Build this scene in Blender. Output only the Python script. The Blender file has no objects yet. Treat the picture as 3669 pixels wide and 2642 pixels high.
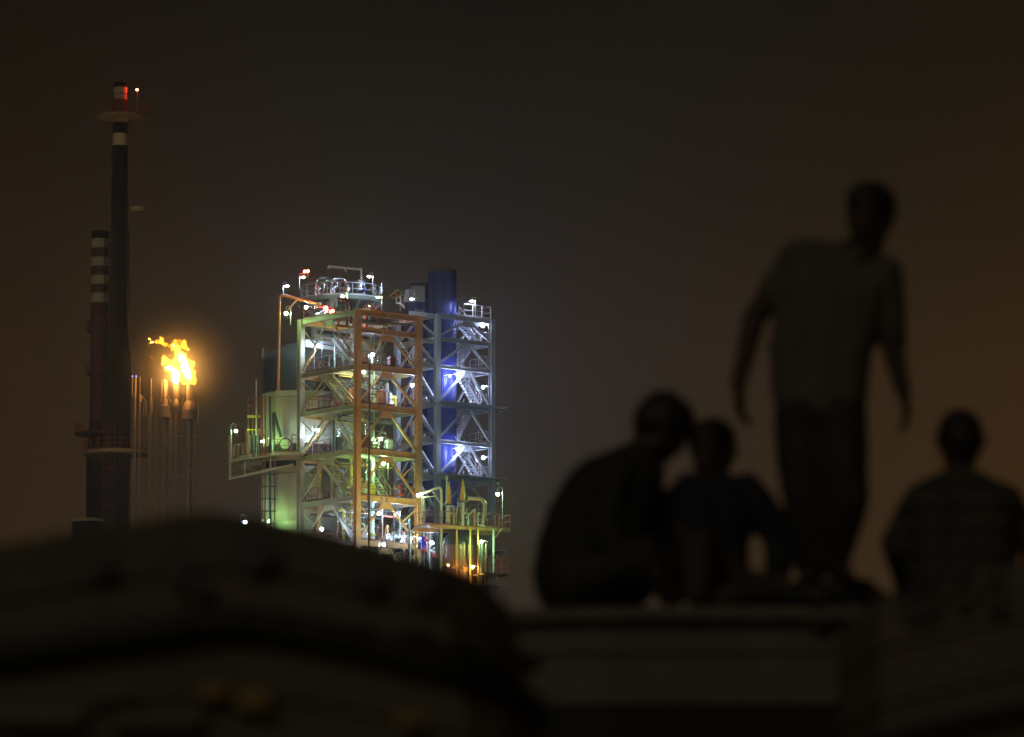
import bpy, math, random
from mathutils import Vector, Matrix, noise as mnoise
rnd = random.Random(7)
scn = bpy.context.scene
COL = scn.collection

# ------------------------------------------------------------------ camera
EYE = 1.5
PITCH = math.radians(7.8)
FPX, CXP, CYP = 20383.3, 1834.5, 1321.0      # 200 mm lens seen in the 3669 px photograph
cam = bpy.data.cameras.new('camera'); camo = bpy.data.objects.new('camera', cam); COL.objects.link(camo)
cam.lens = 200; cam.sensor_width = 36; cam.sensor_fit = 'HORIZONTAL'
cam.clip_start = 0.5; cam.clip_end = 9000
cam.dof.use_dof = True; cam.dof.focus_distance = 456; cam.dof.aperture_fstop = 3.0
camo.location = (0, 0, EYE); camo.rotation_euler = (math.pi/2 + PITCH, 0, 0)
scn.camera = camo

# ------------------------------------------------------------------ night sky (city glow low down)
w = bpy.data.worlds.new('World'); scn.world = w; w.use_nodes = True
nt = w.node_tree; nt.nodes.clear()
tc = nt.nodes.new('ShaderNodeTexCoord'); sp = nt.nodes.new('ShaderNodeSeparateXYZ')
rp = nt.nodes.new('ShaderNodeValToRGB'); bg = nt.nodes.new('ShaderNodeBackground'); wo = nt.nodes.new('ShaderNodeOutputWorld')
wn = nt.nodes.new('ShaderNodeTexNoise'); wn.inputs['Scale'].default_value = 9; wn.inputs['Detail'].default_value = 3
wm = nt.nodes.new('ShaderNodeMath'); wm.operation = 'MULTIPLY_ADD'; wm.inputs[1].default_value = 0.03
wm2 = nt.nodes.new('ShaderNodeMath'); wm2.operation = 'ADD'; wm2.inputs[1].default_value = -0.015
nt.links.new(tc.outputs['Generated'], sp.inputs[0]); nt.links.new(tc.outputs['Generated'], wn.inputs['Vector'])
nt.links.new(wn.outputs['Fac'], wm.inputs[0]); nt.links.new(sp.outputs['Z'], wm.inputs[2])
nt.links.new(wm.outputs[0], wm2.inputs[0]); nt.links.new(wm2.outputs[0], rp.inputs[0])
wa = nt.nodes.new('ShaderNodeMath'); wa.operation = 'ABSOLUTE'; nt.links.new(sp.outputs['X'], wa.inputs[0])
wr = nt.nodes.new('ShaderNodeMapRange'); wr.inputs[1].default_value = .015; wr.inputs[2].default_value = .095; nt.links.new(wa.outputs[0], wr.inputs[0])
wt = nt.nodes.new('ShaderNodeMixRGB'); wt.blend_type = 'MULTIPLY'; wt.inputs[2].default_value = (1.18, .93, .70, 1)
nt.links.new(wr.outputs[0], wt.inputs[0]); nt.links.new(rp.outputs[0], wt.inputs[1]); wq_ = nt.nodes.new('ShaderNodeMapRange'); wq_.inputs[1].default_value = 0; wq_.inputs[2].default_value = .09; wq_.inputs[3].default_value = 1; wq_.inputs[4].default_value = 1.4
nt.links.new(sp.outputs['X'], wq_.inputs[0]); nt.links.new(wq_.outputs[0], bg.inputs[1]); nt.links.new(wt.outputs[0], bg.inputs[0]); nt.links.new(bg.outputs[0], wo.inputs[0])
cr = rp.color_ramp
stops = [(0.0, (.034, .0215, .0105)), (.094, (.0300, .0190, .0090)), (.14, (.0225, .0144, .0070)), (.17, (.0135, .0096, .0053)), (.20, (.0076, .0062, .0038)), (1.0, (.004, .0036, .003))]
while len(cr.elements) < len(stops): cr.elements.new(0.5)
for e, (p, c) in zip(cr.elements, stops):
    e.position = p; e.color = (*c, 1)
bg.inputs[1].default_value = 1.0

# dim warm fill light added behind the camera, no source seen
sl = bpy.data.lights.new('warm_fill', 'SUN'); sl.energy = 0.19; sl.angle = math.radians(25); sl.color = (1.0, .87, .62)
so = bpy.data.objects.new('warm_fill', sl); COL.objects.link(so)
so.rotation_euler = Vector((.30, .80, -.42)).to_track_quat('-Z', 'Y').to_euler()

scn.view_settings.view_transform = 'Standard'; scn.view_settings.look = 'None'
scn.view_settings.exposure = 0; scn.view_settings.gamma = 1
scn.view_settings.use_curve_mapping = False
cy = scn.cycles
cy.use_denoising = True
cy.max_bounces = 5; cy.diffuse_bounces = 3; cy.glossy_bounces = 2; cy.transmission_bounces = 2
cy.volume_step_rate = .35; cy.volume_bounces = 0; cy.transparent_max_bounces = 12
cy.caustics_reflective = False; cy.caustics_refractive = False
cy.sample_clamp_indirect = 4.0

# ------------------------------------------------------------------ calibration: photo pixel + distance -> place
SP, CP = math.sin(PITCH), math.cos(PITCH)
def W(x, y, Y):
    a = (x - CXP)/FPX; b = (CYP - y)/FPX
    t = Y/(CP - b*SP)
    return Vector((a*t, Y, EYE + (SP + b*CP)*t))
PK = 3669/2268
def PP(x, y, Y): return W(x*PK, y*PK, Y)

# ------------------------------------------------------------------ materials
MATS = {}
def paint(name, col, rough=.5, metal=0.0, var=.25, scale=2.0, bump=.15, rust=0.0, spec=.5):
    if name in MATS: return MATS[name]
    m = bpy.data.materials.new(name); m.use_nodes = True
    n = m.node_tree.nodes; l = m.node_tree.links
    b = n['Principled BSDF']
    tcn = n.new('ShaderNodeTexCoord')
    t = n.new('ShaderNodeTexNoise'); t.inputs['Scale'].default_value = scale; t.inputs['Detail'].default_value = 6
    t2 = n.new('ShaderNodeTexNoise'); t2.inputs['Scale'].default_value = scale*.37; t2.inputs['Detail'].default_value = 8; t2.inputs['Roughness'].default_value = .7
    l.new(tcn.outputs['Object'], t.inputs['Vector']); l.new(tcn.outputs['Object'], t2.inputs['Vector'])
    mx = n.new('ShaderNodeMixRGB'); mx.inputs[1].default_value = (*[c*(1-var) for c in col], 1); mx.inputs[2].default_value = (*[min(1, c*(1+var)) for c in col], 1)
    l.new(t.outputs['Fac'], mx.inputs[0])
    last = mx.outputs[0]
    if rust > 0:
        r = n.new('ShaderNodeValToRGB'); r.color_ramp.elements[0].position = .52 ; r.color_ramp.elements[1].position = .68
        r.color_ramp.elements[0].color = (0, 0, 0, 1); r.color_ramp.elements[1].color = (rust, rust, rust, 1)
        l.new(t2.outputs['Fac'], r.inputs[0])
        m2 = n.new('ShaderNodeMixRGB'); m2.inputs[2].default_value = (.16, .075, .035, 1)
        l.new(r.outputs[0], m2.inputs[0]); l.new(last, m2.inputs[1]); last = m2.outputs[0]
    l.new(last, b.inputs['Base Color'])
    b.inputs['Roughness'].default_value = rough; b.inputs['Metallic'].default_value = metal
    b.inputs['Specular IOR Level'].default_value = spec
    if bump:
        bp = n.new('ShaderNodeBump'); bp.inputs['Strength'].default_value = bump; bp.inputs['Distance'].default_value = .02
        l.new(t2.outputs['Fac'], bp.inputs['Height']); l.new(bp.outputs[0], b.inputs['Normal'])
    MATS[name] = m
    return m
def glow(name, col, strength):
    if name in MATS: return MATS[name]
    m = bpy.data.materials.new(name); m.use_nodes = True
    n = m.node_tree.nodes; n.clear()
    e = n.new('ShaderNodeEmission'); o = n.new('ShaderNodeOutputMaterial')
    e.inputs[0].default_value = (*col, 1); e.inputs[1].default_value = strength
    m.node_tree.links.new(e.outputs[0], o.inputs[0])
    MATS[name] = m
    return m

M_OCHRE = paint('ochre_steel', (.50, .30, .095), .5, 0, .18, 1.2, rust=.5)
M_OLIVE = paint('olive_steel', (.36, .32, .20), .5, 0, .2, 1.2, rust=.5)
M_GREY = paint('grey_steel', (.30, .295, .28), .45, 0, .18, 1.0, rust=.35)
M_PALE = paint('pale_steel', (.46, .46, .46), .45, 0, .15, 1.0, rust=.3)
M_RAIL = paint('red_brown_rail', (.22, .055, .03), .55, 0, .3, 2)
M_RAILP = paint('pink_grey_rail', (.42, .33, .31), .55, 0, .2, 2)
M_DARK = paint('dark_steel', (.05, .048, .042), .6, 0, .3, 2)
M_CLAD = paint('buff_cladding', (.50, .46, .30), .45, .15, .22, .6, rust=.45)
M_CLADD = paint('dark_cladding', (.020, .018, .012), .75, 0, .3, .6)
M_BLUE = paint('blue_cladding', (.011, .013, .155), .42, .1, .35, .9, spec=.6)
M_YEL = paint('yellow_paint', (.55, .48, .03), .45, 0, .2, 2)
M_ALU = paint('insulated_pipe_jacket', (.60, .62, .60), .25, .75, .15, 1.5)
M_PIPEG = paint('pale_green_pipe', (.45, .55, .40), .4, 0, .15, 1.5)
M_PIPEO = paint('orange_pipe', (.62, .30, .075), .45, 0, .15, 1.5)
M_PIPER = paint('red_pipe', (.45, .04, .02), .45, 0, .2, 1.5)
M_COPPER = paint('brown_cladding', (.20, .115, .055), .35, .45, .25, .8, rust=.3)
M_CHD = paint('dark_green_shaft', (.013, .011, .006), .85, 0, .25, .3, spec=.12)
M_CHW = paint('white_band', (.56, .50, .34), .7, 0, .2, .8, rust=.6)
M_CHR = paint('red_band', (.13, .028, .016), .65, 0, .3, .8)
M_CHT = paint('tan_deck_steel', (.30, .26, .17), .6, 0, .25, .8, rust=.5)
M_STACK = paint('flare_steel', (.42, .33, .25), .5, .2, .25, .8, rust=.4)
M_SHADE = paint('lamp_shade_enamel', (.20, .22, .20), .4, 0, .1, 4, bump=0)
M_POST = paint('galvanised_post', (.55, .57, .56), .4, .3, .1, 3, bump=0)
G_W = glow('bluish_white_lamp', (.50, .67, 1.0), 980)
G_G = glow('greenish_white_lamp', (.48, 1.0, .40), 950)
G_Y = glow('yellow_white_lamp', (.88, 1.0, .45), 1000)
G_R = glow('red_lamp', (1.0, .05, .025), 300)
G_SM = glow('small_white_lamp', (.45, .58, 1.0), 1800)

# ------------------------------------------------------------------ mesh builder
class MB:
    def __init__(s): s.v = []; s.f = []; s.sm = False
    def add(s, vs, fs):
        o = len(s.v); s.v += [Vector(v) for v in vs]; s.f += [tuple(i+o for i in f) for f in fs]
        return s
    def box(s, c, ax, ay, az):                       # centre and three half-extent vectors
        c, ax, ay, az = map(Vector, (c, ax, ay, az))
        vs = [c + i*ax + j*ay + k*az for i in (-1, 1) for j in (-1, 1) for k in (-1, 1)]
        return s.add(vs, [(0, 1, 3, 2), (4, 6, 7, 5), (0, 4, 5, 1), (2, 3, 7, 6), (0, 2, 6, 4), (1, 5, 7, 3)])
    def bar(s, a, b, wx, wy, up=(0, 0, 1)):
        a, b = Vector(a), Vector(b); d = (b - a); L = d.length; d.normalize()
        up = Vector(up); sd = d.cross(up)
        if sd.length < 1e-4: sd = d.cross(Vector((1, 0, 0)))
        sd.normalize(); u2 = sd.cross(d).normalized()
        return s.box((a+b)/2, d*L/2, sd*wx/2, u2*wy/2)
    def ibeam(s, a, b, width, depth, up=(0, 0, 1), tf=.03, tw=.025):
        a, b = Vector(a), Vector(b); d = (b - a); L = d.length; d.normalize()
        up = Vector(up); sd = d.cross(up).normalized(); u2 = sd.cross(d).normalized(); c = (a+b)/2
        s.box(c + u2*(depth/2 - tf/2), d*L/2, sd*width/2, u2*tf/2)
        s.box(c - u2*(depth/2 - tf/2), d*L/2, sd*width/2, u2*tf/2)
        return s.box(c, d*L/2, sd*tw/2, u2*(depth/2 - tf))
    def tube(s, pts, r, n=10, caps=True):
        pts = [Vector(p) for p in pts]; rr = r if isinstance(r, (list, tuple)) else [r]*len(pts)
        rings = []; prev = None
        for i, p in enumerate(pts):
            d = (pts[min(i+1, len(pts)-1)] - pts[max(i-1, 0)]).normalized()
            if prev is None:
                x = d.cross(Vector((0, 0, 1)));  x = x if x.length > 1e-3 else d.cross(Vector((1, 0, 0)))
            else: x = prev - d*prev.dot(d)
            x.normalize(); prev = x; y = d.cross(x)
            rings.append([p + (x*math.cos(2*math.pi*k/n) + y*math.sin(2*math.pi*k/n))*rr[i] for k in range(n)])
        vs = [q for ring in rings for q in ring]; fs = []
        for i in range(len(rings)-1):
            for k in range(n):
                fs.append((i*n+k, i*n+(k+1) % n, (i+1)*n+(k+1) % n, (i+1)*n+k))
        if caps:
            fs.append(tuple(range(n))[::-1]); fs.append(tuple((len(rings)-1)*n+k for k in range(n)))
        return s.add(vs, fs)
    def lathe(s, c, prof, n=32, a0=0.0, a1=2*math.pi):
        c = Vector(c); full = abs(a1 - a0 - 2*math.pi) < 1e-6; m = n if full else n+1
        vs = []
        for r, z in prof:
            for k in range(m):
                a = a0 + (a1-a0)*k/n
                vs.append((c.x + r*math.cos(a), c.y + r*math.sin(a), c.z + z))
        fs = []
        for i in range(len(prof)-1):
            for k in range(n):
                k2 = (k+1) % m
                fs.append((i*m+k, i*m+k2, (i+1)*m+k2, (i+1)*m+k))
        return s.add(vs, fs)
    def ball(s, c, r, nu=10, nv=7, sc=(1, 1, 1)):
        c = Vector(c)
        vs = [c + Vector((0, 0, -r*sc[2]))]
        for i in range(1, nv):
            t = -math.pi/2 + math.pi*i/nv
            for k in range(nu):
                a = 2*math.pi*k/nu
                vs.append(c + Vector((r*sc[0]*math.cos(t)*math.cos(a), r*sc[1]*math.cos(t)*math.sin(a), r*sc[2]*math.sin(t))))
        vs.append(c + Vector((0, 0, r*sc[2])))
        fs = [(0, 1+(k+1) % nu, 1+k) for k in range(nu)]
        for i in range(nv-2):
            for k in range(nu):
                fs.append((1+i*nu+k, 1+i*nu+(k+1) % nu, 1+(i+1)*nu+(k+1) % nu, 1+(i+1)*nu+k))
        b = 1+(nv-2)*nu
        fs += [(b+k, b+(k+1) % nu, len(vs)-1) for k in range(nu)]
        return s.add(vs, fs)
    def mesh(s, name, mat, org=(0, 0, 0), smooth=False):
        me = bpy.data.meshes.new(name); o = Vector(org)
        me.from_pydata([tuple(v - o) for v in s.v], [], s.f)
        if mat: me.materials.append(mat)
        if smooth:
            me.polygons.foreach_set('use_smooth', [True]*len(me.polygons))
            me.update()
            try: me.set_sharp_from_angle(angle=math.radians(40))
            except Exception: pass
        me.update()
        return me
ORG = {}
def thing(name, loc, label, cat, group=None, kind=None):
    o = bpy.data.objects.new(name, None); COL.objects.link(o); o.location = loc; o.empty_display_size = .2
    o['label'] = label; o['category'] = cat
    if group: o['group'] = group
    if kind: o['kind'] = kind
    ORG[o.name] = Vector(loc)
    return o
def part(name, mb, mat, parent, smooth=False, label=None):
    org = ORG[parent.name]
    o = bpy.data.objects.new(name, mb.mesh(name, mat, org, smooth)); COL.objects.link(o); o.parent = parent
    ORG[o.name] = org
    if label: o['label'] = label
    return o
def solo(name, mb, mat, loc, label, cat, group=None, kind=None, smooth=False):
    o = bpy.data.objects.new(name, mb.mesh(name, mat, loc, smooth)); COL.objects.link(o); o.location = loc
    o['label'] = label; o['category'] = cat
    if group: o['group'] = group
    if kind: o['kind'] = kind
    ORG[o.name] = Vector(loc)
    return o
def share(name, me, parent, loc, rotz=0.0):
    o = bpy.data.objects.new(name, me); COL.objects.link(o); o.parent = parent
    o.location = Vector(loc) - ORG[parent.name]; o.rotation_euler = (0, 0, rotz)
    ORG[o.name] = ORG[parent.name]
    return o
def bend(pts, r, k=5):
    pts = [Vector(p) for p in pts]; out = [pts[0]]
    for i in range(1, len(pts)-1):
        a, b, c = pts[i-1], pts[i], pts[i+1]
        d1 = (a-b); d2 = (c-b); q = min(r, d1.length*.49, d2.length*.49)
        p1 = b + d1.normalized()*q; p2 = b + d2.normalized()*q
        for j in range(k+1):
            t = j/k; out.append(p1*(1-t)**2 + b*2*t*(1-t) + p2*t*t)
    out.append(pts[-1])
    return out
Z = Vector((0, 0, 1))

# ------------------------------------------------------------------ ground and haze
g = MB()
xs = [-1500, -400, -150, -60, -25, -10, 0, 10, 25, 60, 150, 400, 1500]; ys = [-300, -40, 0, 10, 20, 30, 60, 150, 300, 420, 500, 700, 1200, 2600]
vs = [(x, y, 0 if not (-60 < x < 60 and -40 < y < 60) else .12*math.sin(x*1.7+y)*math.cos(y*.9)) for y in ys for x in xs]
fs = [(j*len(xs)+i, j*len(xs)+i+1, (j+1)*len(xs)+i+1, (j+1)*len(xs)+i) for j in range(len(ys)-1) for i in range(len(xs)-1)]
g.add(vs, fs)
go = bpy.data.objects.new('ground', g.mesh('ground', paint('dark_sand', (.16, .13, .09), .9, 0, .3, .5, bump=.4))); COL.objects.link(go)
go['kind'] = 'structure'; go['label'] = 'dark sandy ground below the boats'
hz = MB(); hz.box((0, 1150, 67), (1600, 0, 0), (0, 1550, 0), (0, 0, 69))
hm = bpy.data.materials.new('night_haze'); hm.use_nodes = True
hn = hm.node_tree.nodes; hn.clear(); hv = hn.new('ShaderNodeVolumePrincipled'); ho_ = hn.new('ShaderNodeOutputMaterial')
hv.inputs['Density'].default_value = .0002; hv.inputs['Color'].default_value = (.9, .9, .92, 1); hv.inputs['Anisotropy'].default_value = .9
hm.node_tree.links.new(hv.outputs[0], ho_.inputs['Volume'])
ho = bpy.data.objects.new('haze', hz.mesh('haze', hm)); COL.objects.link(ho); ho['kind'] = 'stuff'; ho['label'] = 'thin night haze over the refinery'

# ------------------------------------------------------------------ helpers for plant steelwork
def railing(parent, pts, h=1.05, mat=M_RAIL, step=1.3, r=.026, mid=True, toe=True):
    mb = MB(); pts = [Vector(p) for p in pts]
    mb.tube([p + Z*h for p in pts], r, 5)
    if mid: mb.tube([p + Z*h*.52 for p in pts], r*.8, 5)
    if toe:
        for a, b in zip(pts, pts[1:]): mb.bar(a + Z*.07, b + Z*.07, .012, .12)
    rl = part('railing', mb, mat, parent)
    for a, b in zip(pts, pts[1:]):
        L = (b-a).length; n = max(1, round(L/step))
        for k in range(n + (1 if b is pts[-1] else 0)):
            p = a.lerp(b, k/n); q = MB().bar(p, p + Z*(h-.03), r*2.0, r*2.0, (0, 1, 0))
            part('post', q, mat, rl)
    return rl
def stair(parent, top, bot, side, mat=M_GREY, rmat=M_RAIL, width=.85, n=14, depth=.28):
    top, bot, side = Vector(top), Vector(bot), Vector(side).normalized()
    mb = MB()
    for sg in (-.5, .5):
        mb.bar(top + side*width*sg, bot + side*width*sg, .05, depth)
    st = part('staircase', mb, mat, parent)
    run = (bot - top); run.z = 0; run.normalize()
    me = MB().box((0, 0, 0), run*.13, side*(width/2-.03), Z*.02).mesh('tread', mat)
    for k in range(1, n):
        share('tread', me, st, top.lerp(bot, k/n))
    for sg in (-.5, .5):
        a = top + side*width*sg; b = bot + side*width*sg
        hb = MB(); hb.tube([a + Z*1.0, b + Z*1.0], .025, 5); hb.tube([a + Z*.55, b + Z*.55], .02, 5)
        for k in range(5):
            p = a.lerp(b, k/4); hb.bar(p, p + Z*1.0, .05, .05, (0, 1, 0))
        part('handrail', hb, rmat, st)
    return st
def chevron(parent, A0, B0, A1, B1, mat, wd=.14, sub=True, apex=.5, gus=True, nrm=None):
    """inverted V between a lower edge A0-B0 and an upper edge A1-B1, with short sub-braces"""
    ap = A1.lerp(B1, apex) ; d = (B1-A1).normalized()
    for q0, q1, sg in ((A0, A1, -1), (B0, B1, 1)):
        foot = q0.lerp(q1, .05) ; head = ap + d*sg*.28 - Z*.10
        part('brace', MB().bar(foot, head, wd, wd), mat, parent)
        if sub:
            mid = foot.lerp(head, .52); part('brace', MB().bar(mid, q1 - Z*.35, wd*.7, wd*.7), mat, parent)
    if gus and nrm is not None:
        part('gusset_plate', MB().box(ap - Z*.30, d*.55, Z*.24, nrm*.018), mat, parent)

# =================================================================== FRONT STEEL TOWER
U = Vector((.777, .629, 0)); V = Vector((-.629, .777, 0))
NF = W(1279, 1900, 450); NF.z = 0
LU, LV = 6.18, 7.55
def FT(u, v, z): return Vector((NF.x, NF.y, 0)) + U*u + V*v + Z*z
def zN(y): return W(1279, y, 450).z
ZL = [zN(y) for y in (1118, 1313, 1454, 1615, 1783, 1944, 2105, 2266, 2430)]
ft = thing('steel_tower', (NF.x, NF.y, 0), 'ochre steel frame tower with floors, chevron braces and stairs around greenish lamps', 'tower')
ztop = ZL[0] + .22
for (u, v) in ((0, 0), (LU, 0), (0, LV), (LU, LV)):
    mt = M_OCHRE if v == 0 else M_OLIVE
    part('column', MB().ibeam(FT(u, v, 0), FT(u, v, ztop), .46, .46, V, .035, .03), mt, ft)
part('column', MB().ibeam(FT(4.35, 3.9, 0), FT(4.35, 3.9, ZL[0]-.3), .22, .22, V), paint('green_post', (.34, .40, .22), .5), ft, label='slender greenish inner column')
for i, z in enumerate(ZL):
    ext = .23
    # right face (along U at v=0), left face (along V at u=0), back faces
    part('beam', MB().ibeam(FT(ext, 0, z), FT(LU-ext, 0, z), .30, .46, Z), M_OCHRE, ft)
    part('beam', MB().ibeam(FT(0, ext+.01, z), FT(0, LV-ext-.01, z), .30, .36, Z), M_OLIVE, ft)
    part('beam', MB().ibeam(FT(ext, LV, z-.02), FT(LU-ext, LV, z-.02), .30, .46, Z), M_OCHRE, ft)
    part('beam', MB().ibeam(FT(LU, ext+.01, z-.02), FT(LU, LV-ext-.01, z-.02), .26, .34, Z), M_OLIVE, ft)
    part('beam', MB().ibeam(FT(.2, 3.8, z-.03), FT(LU-.2, 3.8, z-.03), .2, .30, Z), M_OLIVE, ft)
    for u in ((.9, 2.4, 3.5) if i in (1, 3) else (1.05, 2.45, 2.95, 4.1) if i in (2, 4) else (3.0,)):
        part('stiffener', MB().box(FT(u, -.06, z), U*.045, V*.085, Z*.196), M_OLIVE, ft)
    if i < 8 and i > 0:
        part('floor_plate', MB().box(FT(LU/2+.75, 4.3, z+.20), U*(LU/2-.9), V*(LV/2-.75), Z*.02), M_GREY, ft)
        part('floor_plate', MB().box(FT(LU/2+.1, .30, z+.255), U*(LU/2-.45), V*.40, Z*.02), M_GREY, ft)
for i in range(len(ZL)-1):
    a, b = ZL[i+1]+.2, ZL[i]-.2
    if i == 0: b = zN(1180)-.2
    chevron(ft, FT(.2, 0, a), FT(LU-.2, 0, a), FT(.2, 0, b), FT(LU-.2, 0, b), M_OCHRE, .15, True, .47, True, V)
    b = ZL[i]-.2
    chevron(ft, FT(0, LV-.2, a), FT(0, .2, a), FT(0, LV-.2, b), FT(0, .2, b), M_OLIVE, .10, True, .5, True, U)
    chevron(ft, FT(.2, LV, a), FT(LU-.2, LV, a), FT(.2, LV, b), FT(LU-.2, LV, b), M_OCHRE, .13, False, .5)
    chevron(ft, FT(LU, .2, a), FT(LU, LV-.2, a), FT(LU, .2, b), FT(LU, LV-.2, b), M_OLIVE, .12, False, .5)
zb = zN(1180)
part('beam', MB().ibeam(FT(.23, 0, zb), FT(LU-.23, 0, zb), .30, .44, Z), M_OCHRE, ft)
for u in (2.55, 3.65, 4.05, 5.1): part('stiffener', MB().box(FT(u, -.07, zb), U*.07, V*.08, Z*.188), M_OCHRE, ft)
part('floor_plate', MB().box(FT(LU/2, 2.0, zb+.25), U*(LU/2-.3), V*1.6, Z*.02), M_GREY, ft)
zw = W(1077, 1232, 456).z
part('beam', MB().ibeam(FT(.25, LV-.25, zw), FT(LU-.25, LV-.25, zw), .3, .62, Z), M_PALE, ft, label='deep pale girder behind the upper floor')
part('beam', MB().ibeam(FT(.25, LV-1.4, zN(1160)), FT(LU-.25, LV-1.4, zN(1160)), .35, .62, Z), M_PALE, ft)
# stairs just inside the left face, falling towards the near column
for top, bot in (((1161, 1342), (1247, 1449)), ((1157, 1647), (1255, 1773))):
    def on_face(x, y, u=.75):
        lo, hi = -1.0, LV+1
        for _ in range(40):
            m_ = (lo+hi)/2; p = FT(u, m_, 0); px = CXP + p.x/p.y*FPX*CP
            if px > x: lo = m_
            else: hi = m_
        p = FT(u, lo, 0); return W(x, y, p.y)
    stair(ft, on_face(*top), on_face(*bot), U, M_OLIVE, M_OLIVE, .85, 13, .30)
# bright ladder-like stair behind the right face, top floor
for i, (z0, z1) in enumerate(((ZL[1]+.25, zb-.2), (ZL[3]+.25, ZL[2]-.2), (ZL[5]+.25, ZL[4]-.2))):
    stair(ft, FT(1.4, 4.6, z1), FT(1.3, 1.6, z0), U, M_PALE, M_OLIVE, .8, 12, .22)
for i, (z0, z1) in enumerate(((ZL[2]+.25, ZL[1]-.2), (ZL[4]+.25, ZL[3]-.2))):
    stair(ft, FT(4.6, 5.2, z1), FT(4.7, 2.2, z0), U, M_PALE, M_OLIVE, .8, 12, .22)
# railings on every floor
for i, z in enumerate(ZL[1:7]):
    zz = z + .28
    railing(ft, [FT(.35, .15, zz), FT(LU*.62, .15, zz)], 1.05, M_RAIL, .9)
    railing(ft, [FT(.25, LV-.4, zz), FT(.25, 3.9, zz)], 1.05, M_RAIL, .9)
    railing(ft, [FT(.6, LV-.3, zz), FT(LU-.5, LV-.3, zz)], 1.05, M_RAIL, 1.0)
railing(ft, [FT(.3, .1, ZL[0]+.28-.9), FT(LU-.4, .1, ZL[0]+.28-.9)], .8, M_DARK, .8)
# process pipes, valves and small drums inside the frame
pm = [M_PIPEG, M_ALU, M_YEL, M_PIPEG, M_OCHRE, M_ALU, M_PALE]
for k in range(13):
    u, v = rnd.uniform(.7, LU-.7), rnd.uniform(2.4, LV-.9); r = rnd.choice((.06, .08, .1, .15, .2))
    i0 = rnd.randint(3, 8); i1 = max(0, i0 - rnd.randint(2, 5))
    zt = ZL[i1] + rnd.uniform(-.8, .3); zb_ = ZL[i0]
    du = rnd.uniform(-2, 2); e = FT(min(max(u+du, .4), LU-.4), v, zt)
    part('pipe', MB().tube(bend([FT(u, v, zb_), FT(u, v, zt), e], r*2.5), r, 10), rnd.choice(pm), ft, True)
    for q in range(3):
        zq = rnd.uniform(zb_, zt); part('flange', MB().tube([FT(u, v, zq), FT(u, v, zq+.09)], r*1.6, 10), rnd.choice((M_DARK, M_GREY, M_YEL)), ft, True)
for i in range(1, 7):
    z = ZL[i] + .22
    for k in range(3):
        u, v = rnd.uniform(1.6, LU-1.0), rnd.uniform(1.4, LV-1.8); r = rnd.uniform(.22, .45); h = rnd.uniform(.7, 1.6)
        part('small_drum', MB().lathe(FT(u, v, z), [(0, 0), (r, .02), (r, h), (r*.75, h+r*.3), (.001, h+r*.42)], 16), rnd.choice((M_ALU, M_PIPEG, M_OCHRE, M_RAIL, M_YEL)), ft, True)
        part('pipe', MB().tube(bend([FT(u, v, z+h), FT(u, v, z+h+.8), FT(u+rnd.uniform(-1.2, 1.2), v, z+h+.8), FT(u+rnd.uniform(-1.2, 1.2), v+.1, z+.1)], .2), .05, 8), rnd.choice(pm), ft, True)
    for k in range(2):
        v = rnd.uniform(2.5, LV-1); zz = ZL[i-1] - rnd.uniform(.5, 1.0)
        part('pipe', MB().tube([FT(.5, v, zz), FT(LU-.4, v, zz)], rnd.choice((.05, .08, .12)), 8), rnd.choice(pm), ft, True)
    c = FT(rnd.uniform(1, LU-1), 2.0, z); part('control_cabinet', MB().box(c + Z*.6, U*.3, V*.2, Z*.6), rnd.choice((M_GREY, M_RAIL, M_YEL)), ft)
    for k in range(4):
        c = FT(rnd.uniform(.6, LU-.6), rnd.uniform(1.0, 4.5), z + rnd.uniform(.3, 1.2))
        part('valve', MB().tube([c - U*.16, c + U*.16], .13, 8).tube([c, c + Z*.35], .03, 6).tube([c + Z*.33, c + Z*.36], .15, 10), rnd.choice((M_PIPER, M_ALU, M_YEL)), ft, True)
for i in range(1, 7):
    z0_, z1_ = ZL[i] + .25, ZL[i-1] - .25
    for k in range(5):
        u, v = rnd.uniform(.5, LU-.5), rnd.uniform(1.2, LV-.5); r = rnd.choice((.03, .04, .05, .07)); zz = rnd.uniform(z0_+1.2, z1_)
        part('pipe', MB().tube(bend([FT(u, v, z0_), FT(u, v, zz), FT(min(LU-.3, u+rnd.uniform(.5, 2)), v, zz), FT(min(LU-.3, u+2), min(LV-.3, v+.6), zz-.1)], .15), r, 7), rnd.choice((M_DARK, M_DARK, M_RAIL, M_OLIVE, M_GREY)), ft, True)
    for k in range(2):
        v = rnd.uniform(1.5, LV-1); zz = z1_ - rnd.uniform(.2, .9)
        part('cable_tray', MB().box(FT(LU/2, v, zz), U*(LU/2-.4), V*.18, Z*.05), M_DARK, ft)
    v = rnd.uniform(3, LV-1); part('cabinet_rack', MB().box(FT(rnd.uniform(.8, LU-.8), v, z0_+.8), U*.35, V*.3, Z*.8), rnd.choice((M_DARK, M_RAIL)), ft)
    railing(ft, [FT(.5, 3.3, z0_), FT(LU-.6, 3.3, z0_)], 1.05, M_RAIL, .9)
    railing(ft, [FT(LU-.25, .6, z0_), FT(LU-.25, LV-.6, z0_)], 1.05, M_RAIL, .9)
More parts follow.
